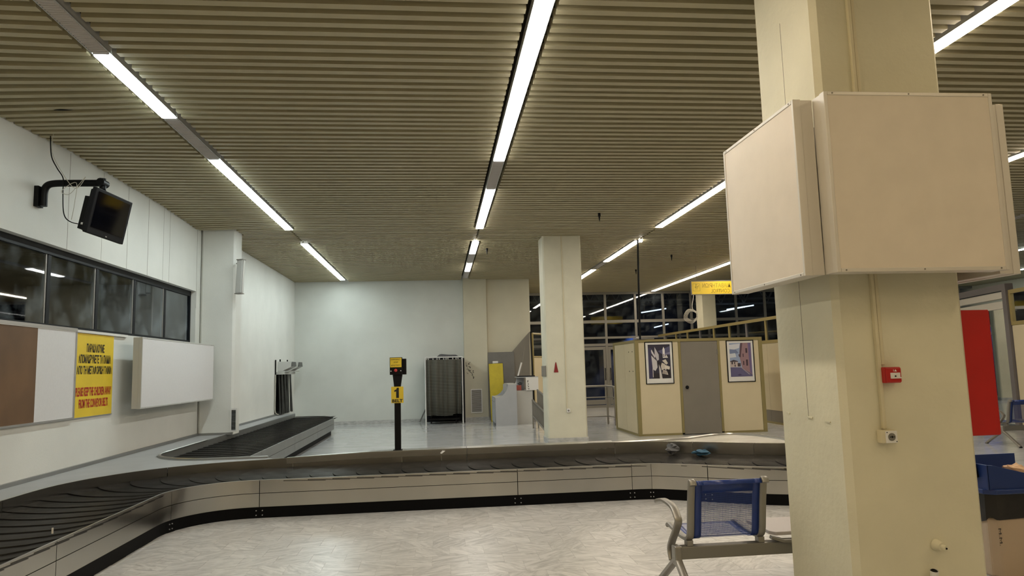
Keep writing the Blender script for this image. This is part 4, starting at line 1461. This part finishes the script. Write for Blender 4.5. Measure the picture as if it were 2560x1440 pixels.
st = [((150, 165, 195), R4(0, 0, 1, 1)), ((205, 208, 215), [(0, .95), (.5, .98), (.45, .85), (.2, .80), (0, .82)]), ((120, 132, 165), [(0, .82), (.3, .80), (.42, .70), (.1, .66), (0, .7)]), ((200, 205, 212), [(0, .68), (.26, .70), (.3, .58), (0, .56)]),
      ((150, 122, 128), [(.52, 1), (1, 1), (1, .05), (.55, .24), (.44, .62)]), ((98, 76, 86), [(.52, 1), (.62, 1), (.50, .56), (.44, .62)]), ((112, 100, 140), [(.86, 1), (1, 1), (1, .08), (.9, .12)]), ((70, 56, 66), R4(.74, .70, .82, .84)),
      ((70, 56, 66), R4(.74, .32, .82, .50)), ((70, 56, 66), R4(.60, .34, .65, .46)), ((70, 56, 66), R4(.60, .58, .64, .68)), ((88, 72, 80), [(.40, .66), (.50, .66), (.50, .58), (.43, .58)]), ((186, 172, 168), R4(0, .29, .36, .46)),
      ((70, 62, 70), [(0, .46), (.16, .50), (.36, .46), (.36, .44), (0, .44)]), ((52, 46, 54), R4(.06, .37, .12, .44)), ((52, 46, 54), R4(.18, .38, .23, .43)), ((52, 46, 54), R4(.2, .29, .24, .36)), ((76, 66, 74), R4(.34, .30, .48, .40)),
      ((98, 94, 128), [(0, 0), (1, 0), (1, .06), (.48, .27), (0, .28)]), ((190, 184, 190), R4(0, .28, .46, .295)), ((160, 150, 158), [(.48, .27), (.52, .27), (.90, .06), (.84, .06)]), ((66, 62, 96), [(.30, .05), (.40, .03), (.52, .05), (.42, .08)])]
poster(6.592, 7.250, 1.139, 2.100, 'framed colour print of a pink town street under clouds', st)

# handrail beside the booth
hr = thing('handrail', (4.35, 19.2, 0), 'grey steel handrail beside the cream booth', 'handrail')
G().tube([(3.30, 19.4, 1.04), (4.62, 19.4, 1.04)], .028, 10).obj('top_rail', RAIL, hr, smooth=True)
G().tube(smooth_path([(4.60, 19.4, 1.04), (4.64, 19.2, 1.03), (4.70, 18.95, 1.02), (4.71, 18.9, .96), (4.71, 18.9, .90)], 5), .028, 10).obj('bend', RAIL, hr, smooth=True)
for x, yy in ((4.62, 19.4), (4.71, 18.9), (3.32, 19.4)):
    box('post', x - .022, x + .022, yy - .022, yy + .022, 0, 1.02, RAIL, hr)
for z in (.735, .215):
    G().tube([(3.32, 19.4, z), (4.62, 19.4, z), (4.71, 18.9, z)], .017, 8).obj('mid_rail', RAIL, hr)
for i in range(1, 4):
    t = i / 4
    G().tube([(4.62 + .09 * t, 19.4 - .5 * t, .50), (4.62 + .09 * t, 19.4 - .5 * t, 1.02)], .010, 6).obj('bar', RAIL, hr)
tag(G().tube([(4.60, 15.66, 4.46), (4.575, 15.68, 3.4), (4.555, 15.70, BH + .005)], .022, 8).obj('black_pole', BLACK, smooth=True), 'thin black pole from the ceiling slot down to the booth corner', 'pole')

# glazed partition behind the booth
pt = thing('glazed_partition', (8.55, 21.5, 0), 'cream partition with a glazed ochre-framed top strip behind the booth', 'partition')
PY = [16.6 + 1.18 * i for i in range(9)]
G().box(8.53, 8.60, 16.6, 26.9, 2.66, 2.74).obj('top_rail', YFRAME, pt)
G().box(8.53, 8.60, 16.6, 26.9, 2.06, 2.14).obj('sill_rail', YFRAME, pt)
for i, yy in enumerate(PY):
    box('post', 8.535, 8.595, yy - .035, yy + .035, 2.14, 2.66, PORTAL if i % 3 == 2 else YFRAME, pt)
for a, b in zip(PY, PY[1:]):
    box('pane', 8.562, 8.568, a + .035, b - .035, 2.14, 2.66, GLASS_B, pt)
    box('panel', 8.545, 8.59, a + .003, b - .003, .34, 2.055, CREAM, pt)
    box('kick_panel', 8.548, 8.588, a + .003, b - .003, .05, .335, GREY_KICK, pt)
G().box(8.53, 8.60, 16.6, 26.9, 0, .05).obj('base_rail', OLIVE, pt)
# short stretch of the same partition beyond the cream wall
pt2 = thing('glazed_partition', (3.6, 23.6, 0), 'olive-framed glazed partition behind the leaning panels and middle column', 'partition')
for a, b in ((22.9, 24.0), (24.05, 25.2), (25.25, 26.4)):
    x0, x1 = 3.03 + (a - 22.9) * .6, 3.03 + (b - 22.9) * .6
    G().add([(x0, a, .05), (x1, b, .05), (x1, b, 1.92), (x0, a, 1.92), (x0 + .04, a, .05), (x1 + .04, b, .05), (x1 + .04, b, 1.92), (x0 + .04, a, 1.92)],
            [(3, 2, 1, 0), (4, 5, 6, 7), (0, 1, 5, 4), (1, 2, 6, 5), (2, 3, 7, 6), (3, 0, 4, 7)]).obj('panel', CREAM, pt2)
    for zz in (1.94, 2.70):
        G().tube([(x0 + .02, a, zz), (x1 + .02, b, zz)], .035, 4).obj('rail', OLIVE, pt2)
    G().tube([(x0 + .02, a, 0), (x0 + .02, a, 2.72)], .035, 4).obj('post', OLIVE, pt2)
    G().add([(x0 + .02, a, 1.95), (x1 + .02, b, 1.95), (x1 + .02, b, 2.68), (x0 + .02, a, 2.68)], [(0, 1, 2, 3)]).obj('pane', GLASS_B, pt2)

# hanging sign seen from behind, lettering shows through reversed
hs = thing('hanging_sign', (8.2, 20, 3.59), 'yellow hanging passport control sign with lettering showing reversed', 'sign')
pn = box('panel', 7.43, 9.02, 20.0, 20.05, 3.61, 3.985, YELLOW, hs)
G().box(7.41, 9.04, 19.995, 20.055, 3.985, 4.01).box(7.41, 9.04, 19.995, 20.055, 3.592, 3.61).box(7.41, 7.43, 19.995, 20.055, 3.61, 3.985).obj('frame', GREY_BOARD, hs)
SHOW = pm('show_through_ink', (.36, .26, .02), .6)
text('lettering', 'ΔΙΑΒΑΤΗΡΙΩΝ', SHOW, (8.19, 19.999, 3.865), (-1, 0, 0), (0, 0, 1), .13, pn, width=.86, depth=-.001, bold=.012)
text('lettering', 'CONTROL', SHOW, (8.30, 19.999, 3.70), (-1, 0, 0), (0, 0, 1), .115, pn, width=.58, depth=-.001, bold=.012)
pg = G()
x0, x1, z0, z1, yy = 7.465, 7.685, 3.70, 3.92, 19.999
for q in (R4(x0, z0, x1, z0 + .008), R4(x0, z1 - .008, x1, z1), R4(x0, z0, x0 + .008, z1), R4(x1 - .008, z0, x1, z1), R4(7.535, 3.76, 7.615, 3.775), R4(7.53, 3.80, 7.58, 3.835), R4(7.555, 3.84, 7.575, 3.905), R4(7.60, 3.80, 7.625, 3.85), R4(7.635, 3.835, 7.65, 3.875), R4(7.545, 3.895, 7.60, 3.905)):
    pg.add([(a, yy, b) for a, b in q], [(0, 1, 2, 3)])
pg.obj('pictogram', SHOW, pn)
for x in (7.6, 8.85):
    G().tube([(x, 20.025, 4.01), (x, 20.025, 4.60)], .006, 6).obj('hanger', GREY_METAL, hs)
# coil of cable
cc = thing('cable_coil', (8.87, 24.0, 3.05), 'loose pale cable coil hanging near the far column', 'cable')
for i in range(5):
    r = .17 + .022 * i
    G().tube([(8.87 + r * math.cos(a * math.pi / 10) * .95, 24.0 + .03 * i - .05 * math.sin(a), 3.25 + r * math.sin(a * math.pi / 10)) for a in range(21)], .006, 5).obj('loop', CABLE_W, cc, smooth=True)
G().tube(smooth_path([(8.95, 24.0, 4.45), (8.97, 24.0, 4.0), (8.90, 24.0, 3.6), (8.93, 24.0, 3.46)], 5), .01, 6).obj('lead', CABLE_W, cc, smooth=True)

# ================================================================== HALL BEYOND THE GLASS
for k_, yy in enumerate((28.6, 31.0)):
    tr = thing('roof_truss', (12, yy, 4.0), 'long grey steel roof truss in the dark hall beyond the glass', 'truss', 'roof trusses beyond the glass')
    zb, zt = 4.25 - .0 * k_, 5.25
    G().tube([(2.2, yy, zb), (21.8, yy, zb)], .045, 6).obj('bottom_chord', TRUSS, tr)
    G().tube([(2.2, yy, zt), (21.8, yy, zt)], .045, 6).obj('top_chord', TRUSS, tr)
    x = 2.4
    up_ = 0
    while x < 21.4:
        G().tube([(x, yy, zb if up_ else zt), (x + .55, yy, zt if up_ else zb)], .022, 5).obj('web', TRUSS, tr)
        up_ = 1 - up_
        x += .55
HALL = emit_mat('hall_lamp', (.75, .88, 1.0), 5.0)
for (x0, x1, yy, z) in ((9.4, 10.4, 32.0, 4.0), (10.3, 10.8, 33.0, 3.35), (12.9, 13.9, 30.5, 3.95)):
    hl = thing('hall_lamp', ((x0 + x1) / 2, yy - .3, z), 'slim bluish lamp glowing in the dark hall beyond the glass', 'lamp', 'lamps beyond the glass')
    G().tube([(x0, yy, z), (x1, yy - .6, z + .12)], .03, 6).obj('tube', HALL, hl)
    for t in (.1, .9):
        q = Vector((x0, yy, z)).lerp(Vector((x1, yy - .6, z + .12)), t)
        G().tube([q, (q.x, q.y, 6.2)], .006, 5).obj('hanger', BLACK, hl)
hallspot = bpy.data.lights.new('hall_spot', 'SPOT')
hallspot.energy = 260
hallspot.color = (.25, .5, 1.0)
hallspot.spot_size = math.radians(70)
hallspot.shadow_soft_size = .1
ho = bpy.data.objects.new('hall_spot', hallspot)
COL.objects.link(ho)
ho.location = (9.6, 33.0, 3.35)
ho.rotation_euler = (math.radians(22), math.radians(10), 0)

# ================================================================== FRONT COLUMN FITTINGS
cd = thing('cable_conduit', (2.62, 4.0, 1.19), 'cream cable conduit pair running down the front column', 'conduit')
G().box(2.592, 2.612, 3.972, 4.0, 1.185, 4.45).obj('duct', CONDUIT, cd, .003)
G().box(2.618, 2.640, 3.980, 4.0, 1.56, 4.45).obj('duct', CONDUIT, cd, .003)
G().box(2.612, 2.618, 3.996, 4.0, 1.56, 4.45).obj('gap_shadow_strip', GREY_KICK, cd)
fa = thing('fire_call_point', (2.67, 4.0, 1.45), 'red fire alarm call point on the front column', 'alarm')
box('body', 2.607, 2.712, 3.945, 4.0, 1.452, 1.545, RED, fa, .006)
fb = box('front_cover', 2.612, 2.708, 3.936, 3.946, 1.456, 1.541, RED, fa, .005)
box('window', 2.638, 2.700, 3.934, 3.937, 1.478, 1.512, WHITE, fb, .002)
box('flap', 2.640, 2.702, 3.929, 3.936, 1.478, 1.485, WHITE, fb)
G().cyl((2.668, 3.934, 1.492), (2.668, 3.931, 1.492), .0045, n=10).obj('button', BLACK, fb)
g = G()
for q in ([(2.664, 1.519), (2.680, 1.519), (2.672, 1.532)], [(2.658, 1.519), (2.661, 1.519), (2.661, 1.531), (2.658, 1.531)]):
    g.add([(a, 3.9355, b) for a, b in q], [list(range(len(q)))])
g.obj('pictogram', WHITE, fb)
sk = thing('wall_socket', (2.605, 4.0, 1.10), 'cream surface socket under the conduit on the front column', 'socket')
box('body', 2.560, 2.650, 3.945, 4.0, 1.105, 1.180, CONDUIT, sk, .006)
pf = box('cover', 2.580, 2.652, 3.940, 3.946, 1.107, 1.176, WHITE, sk, .003)
G().cyl((2.616, 3.940, 1.142), (2.616, 3.936, 1.142), .022, n=18).obj('well', GREY_METAL, pf)
G().cyl((2.616, 3.936, 1.142), (2.616, 3.934, 1.142), .006, n=10).cyl((2.604, 3.936, 1.142), (2.604, 3.934, 1.142), .003, n=8).cyl((2.628, 3.936, 1.142), (2.628, 3.934, 1.142), .003, n=8).obj('pin_hole', BLACK, pf)
G().cyl((2.588, 3.94, 1.168), (2.588, 3.937, 1.168), .003, n=8).cyl((2.645, 3.94, 1.115), (2.645, 3.937, 1.115), .003, n=8).obj('screw', BLACK, pf)
ps = thing('pipe_stub', (2.872, 4.0, .49), 'plastered-over pipe end sticking out of the front column', 'pipe')
G().cyl((2.870, 4.0, .508), (2.876, 3.955, .505), .034, .024).obj('collar', COLUMN, ps, smooth=True)
G().cyl((2.878, 3.958, .505), (2.886, 3.935, .502), .015).obj('stub', COLUMN, ps, smooth=True)
G().cyl((2.888, 3.9355, .500), (2.888, 3.933, .500), .006, n=8).obj('bore', BLACK, ps)
ps2 = thing('pipe_stub', (2.815, 3.97, .33), 'open white pipe end bending up at the foot of the column', 'pipe')
G().cyl((2.822, 3.985, .25), (2.815, 3.955, .378), .020, .022, 16, caps=False).obj('pipe', WHITE, ps2, smooth=True)
G().cyl((2.8155, 3.958, .370), (2.8152, 3.9555, .3745), .0185, n=16).obj('bore', BLACK, ps2)
rc = thing('fire_cabinet', (3.31, 4.4, 1.11), 'plain red metal cabinet on the side of the front column', 'cabinet')
box('body', 3.202, 3.397, 4.05, 4.70, 1.115, 1.880, RED, rc, .004)
box('door', 3.397, 3.405, 4.056, 4.694, 1.121, 1.874, RED, rc, .002)
G().cyl((3.405, 4.12, 1.5), (3.42, 4.12, 1.5), .015).obj('latch', ALU, rc)


# ================================================================== BEAM SEATING
def seat_profile():
    return smooth_path([(0, -.115, .770), (0, -.105, .788), (0, -.085, .790), (0, -.055, .68), (0, -.030, .55), (0, -.012, .45), (0, .010, .405), (0, .060, .385), (0, .18, .380), (0, .34, .395), (0, .42, .405), (0, .455, .398), (0, .465, .385)], 4)


def strip(prof, x0, x1, off):
    g = G()
    vs, fs = [], []
    for p in prof:
        for x, dz in ((x0, 0), (x1, 0)):
            vs.append((off[0] + x, off[1] + p.y, off[2] + p.z))
    for i in range(len(prof) - 1):
        fs.append((i * 2, i * 2 + 1, i * 2 + 3, i * 2 + 2))
    return g.add(vs, fs)


def beam_bench(X, Y, units, label, group=None, flip=1, arm_first=True):
    """units: list of 'seat' / 'table', set side by side on one beam. flip=-1: seats face the camera"""
    t = thing('beam_bench', (X, Y, 0), label, 'bench', group)
    UW = .60
    tot = UW * len(units) + .10

    def M(g):
        g.M = Matrix.Translation((X, Y, 0)) @ Matrix.Diagonal((1, flip, 1, 1))
        return g

    def fin(g, name, mat, bevel=0, smooth=False):
        if flip < 0:
            g.f = [list(f)[::-1] for f in g.f]
        return g.obj(name, mat, t, bevel, smooth)
    fin(M(G()).box(0, tot, 0, .075, .258, .342), 'beam', GREY_METAL, .006)
    P = seat_profile()
    x = .08
    for u in units:
        if u == 'seat':
            back = [p for p in P if p.z > .0]
            a, b = x + .055, x + .52
            ph0, ph1 = a + .05, b - .05
            ctr = [p for p in P[8:] if True]
            top = P[:9]

            def st(pr_, x0, x1):
                g = M(G())
                vs, fs = [], []
                for p in pr_:
                    for xx in (x0, x1):
                        vs.append((xx, p.y, p.z))
                for i in range(len(pr_) - 1):
                    fs.append((i * 2, i * 2 + 1, i * 2 + 3, i * 2 + 2))
                return g.add(vs, fs)
            for nm, g in (('seat_edge', st(P, a, ph0)), ('seat_edge', st(P, ph1, b)), ('top_band', st(P[:12], ph0, ph1))):
                o = fin(g, nm, BLUE, 0, True)
                s_ = o.modifiers.new('thickness', 'SOLIDIFY')
                s_.thickness = .004
            fin(st(P[11:], ph0, ph1), 'perforated_sheet', BLUE_PERF, 0, True)
            for xx in (x + .030, x + .545):
                fin(M(G()).tube([(xx, p.y, p.z) for p in P], .02, 8, flat=(.024, .016, (1, 0, 0))), 'side_rail', SILVER, 0, True)
                fin(M(G()).box(xx - .022, xx + .022, .005, .07, .342, .382), 'bracket', SILVER, .004)
        else:
            fin(M(G()).prism([(x + .02, .05), (x + .05, .0), (x + .55, .0), (x + .58, .05), (x + .58, .42), (x + .55, .45), (x + .05, .45), (x + .02, .42)], .385, .41), 'table_top', pm('grey_table_laminate', (.42, .38, .37), .5), .004)
            fin(M(G()).tube(smooth_path([(x + .015, .01, .375), (x + .08, .0, .355), (x + .14, .0, .350), (x + .5, .0, .350)], 4), .02, 8, flat=(.03, .012, (0, 1, 0))), 'table_rail', GREY_METAL)
        x += UW
    for xx in ((.02, tot - .02) if arm_first else (tot * .2, tot * .8)):
        if arm_first:
            A = smooth_path([(xx, .135, .225), (xx, .165, .295), (xx, .12, .36), (xx, .045, .433), (xx, -.03, .517), (xx, -.012, .554), (xx, .07, .604), (xx, .25, .614), (xx, .38, .592), (xx, .43, .578)], 5)
            fin(M(G()).tube(A, .02, 8, flat=(.026, .013, (1, 0, 0))), 'armrest', SILVER, 0, True)
        hub = fin(M(G()).box(xx - .024, xx + .024, -.006, .08, .215, .348), 'leg_hub', SILVER, .010)
        for yy in (-.33, .43):
            fin(M(G()).tube([(xx, .03, .26), (xx, .03 + (yy - .03) * .25, .20), (xx, .03 + (yy - .03) * .92, .035), (xx, yy, .012)], .02, 8, flat=(.026, .018, (1, 0, 0))), 'leg', SILVER, 0, True)
            fin(M(G()).cyl((xx, yy, 0), (xx, yy, .015), .026), 'foot_pad', BLACK_MATT)
    return t


beam_bench(1.60, 4.90, ['seat', 'table'], 'blue perforated bench seat with grey side table behind the front column')
beam_bench(9.90, 11.75, ['seat', 'seat', 'seat'], 'row of blue bench seats facing the hall beyond the red cabinet', None, 1, True)

# ================================================================== WASTE BIN
wb = thing('waste_bin', (4.3, 5.15, 0), 'large beige waste bin with black liner and blue hopper top', 'bin')
bp_ = [(3.97, 4.95), (4.03, 4.90), (4.60, 4.90), (4.66, 4.95), (4.66, 5.40), (4.60, 5.45), (4.03, 5.45), (3.97, 5.40)]
G().prism(bp_, 0.0, .42, 'z').obj('body', BIN, wb, .015)
g = G()
n = 48
vs, fs = [], []
for i in range(n):
    t = i / n * len(bp_)
    a, b = Vector(bp_[int(t) % 8]), Vector(bp_[(int(t) + 1) % 8])
    p = a.lerp(b, t - int(t))
    c = Vector((4.315, 5.175))
    for z, sc in ((.60, 1.0), (.50, 1.025), (.40 + .012 * math.sin(i * .9) + .02 * math.sin(i * .35), 1.03)):
        q = c + (p - c) * sc
        vs.append((q.x, q.y, z))
for i in range(n):
    for j in range(2):
        fs.append((i * 3 + j, i * 3 + j + 1, ((i + 1) % n) * 3 + j + 1, ((i + 1) % n) * 3 + j))
G().add(vs, fs).obj('liner', BAG, wb, smooth=True)
G().prism([(3.945 + (a - 3.97) * 1.08, 4.88 + (b - 4.90) * 1.08) for a, b in bp_], .588, .625, 'z').obj('rim', BLUE_BIN, wb, .008)
G().prism([(3.97, .62), (4.64, .62), (4.64, .64), (4.02, .795), (3.97, .80)], 4.90, 4.915, 'y').obj('hopper_front', BLUE_BIN, wb, .003)
G().box(3.965, 3.98, 4.90, 5.45, .62, .80).obj('hopper_side', BLUE_BIN, wb, .003)
G().box(3.98, 4.66, 5.435, 5.45, .62, .80).obj('hopper_back', BLUE_BIN, wb, .003)
G().box(3.98, 4.66, 4.92, 5.43, .622, .63).obj('hopper_floor', BLUE_BIN, wb)
G().tube(smooth_path([(3.955, 5.0, .70), (3.935, 5.02, .82), (3.965, 5.1, .86), (3.985, 5.2, .80)], 5), .025, 8).obj('handle', BLACK, wb, smooth=True)
mk = text('lettering', 'M.M.', BLACK_INK, (4.02, 4.8985, .29), (0, 0, -1), (1, 0, 0), .022, wb, width=.12)
crumple('waste_paper', (4.36, 5.1, .632), .10, PAPER, 'crumpled brown paper in the blue bin hopper', 'paper', .6, 11)

# ================================================================== FAR RIGHT CORNER
pd = Vector((.255, .967, 0)).normalized()
pa = Vector((12.28, 14.0, 0))
po = thing('grey_portal', (12.5, 15, 0), 'grey portal frame with white shutter boxes beside the ochre partition', 'portal')
nrm = Vector((pd.y, -pd.x, 0))


def pbox(name, s0, s1, z0, z1, th, mat, par, o=0.0):
    c = pa + pd * (s0 + s1) / 2 + Vector((0, 0, (z0 + z1) / 2)) + nrm * o
    return G().obox(c, pd, nrm, (0, 0, 1), abs(s1 - s0) / 2, th / 2, abs(z1 - z0) / 2).obj(name, mat, par)


pbox('post', 0, .16, 0, 3.13, .16, PORTAL, po)
pbox('post', 2.9, 3.06, 0, 3.13, .16, PORTAL, po)
pbox('lintel', .16, 2.9, 2.99, 3.13, .16, PORTAL, po)
pbox('shutter_box', .16, 2.9, 2.82, 2.96, .12, SHUTTER, po)
pbox('shutter_box', .16, 2.9, 2.60, 2.76, .12, SHUTTER, po)
pbox('pane', .16, 2.9, .1, 2.60, .01, GLASS_B, po)
yp_ = thing('ochre_partition', (12.0, 13.2, 0), 'cream partition with ochre framed window at the right end', 'partition')
pbox('top_rail', -2.2, -.02, 2.90, 2.98, .08, YFRAME, yp_)
pbox('sill_rail', -2.2, -.02, 2.22, 2.30, .08, YFRAME, yp_)
for s_ in (-.05, -1.1, -2.15):
    pbox('post', s_ - .04, s_ + .04, 2.30, 2.90, .08, YFRAME, yp_)
for a, b in ((-1.06, -.09), (-2.11, -1.14)):
    pbox('pane', a, b, 2.30, 2.90, .01, GLASS_B, yp_)
for a, b in ((-1.07, -.02), (-2.2, -1.08)):
    pbox('panel', a, b, .05, 2.215, .05, CREAM, yp_)
fc = thing('distant_carousel', (13.4, 16.5, 0), 'distant steel baggage conveyor behind the portal', 'carousel')
box('skirt', 12.6, 15.5, 17.2, 17.3, .1, .55, STEEL, fc)
box('fender', 12.6, 15.5, 18.4, 18.5, .3, .85, STEEL_DARK, fc)
box('belt', 12.6, 15.5, 17.3, 18.4, .40, .44, RUBBER, fc)
bpy.context.view_layer.update()
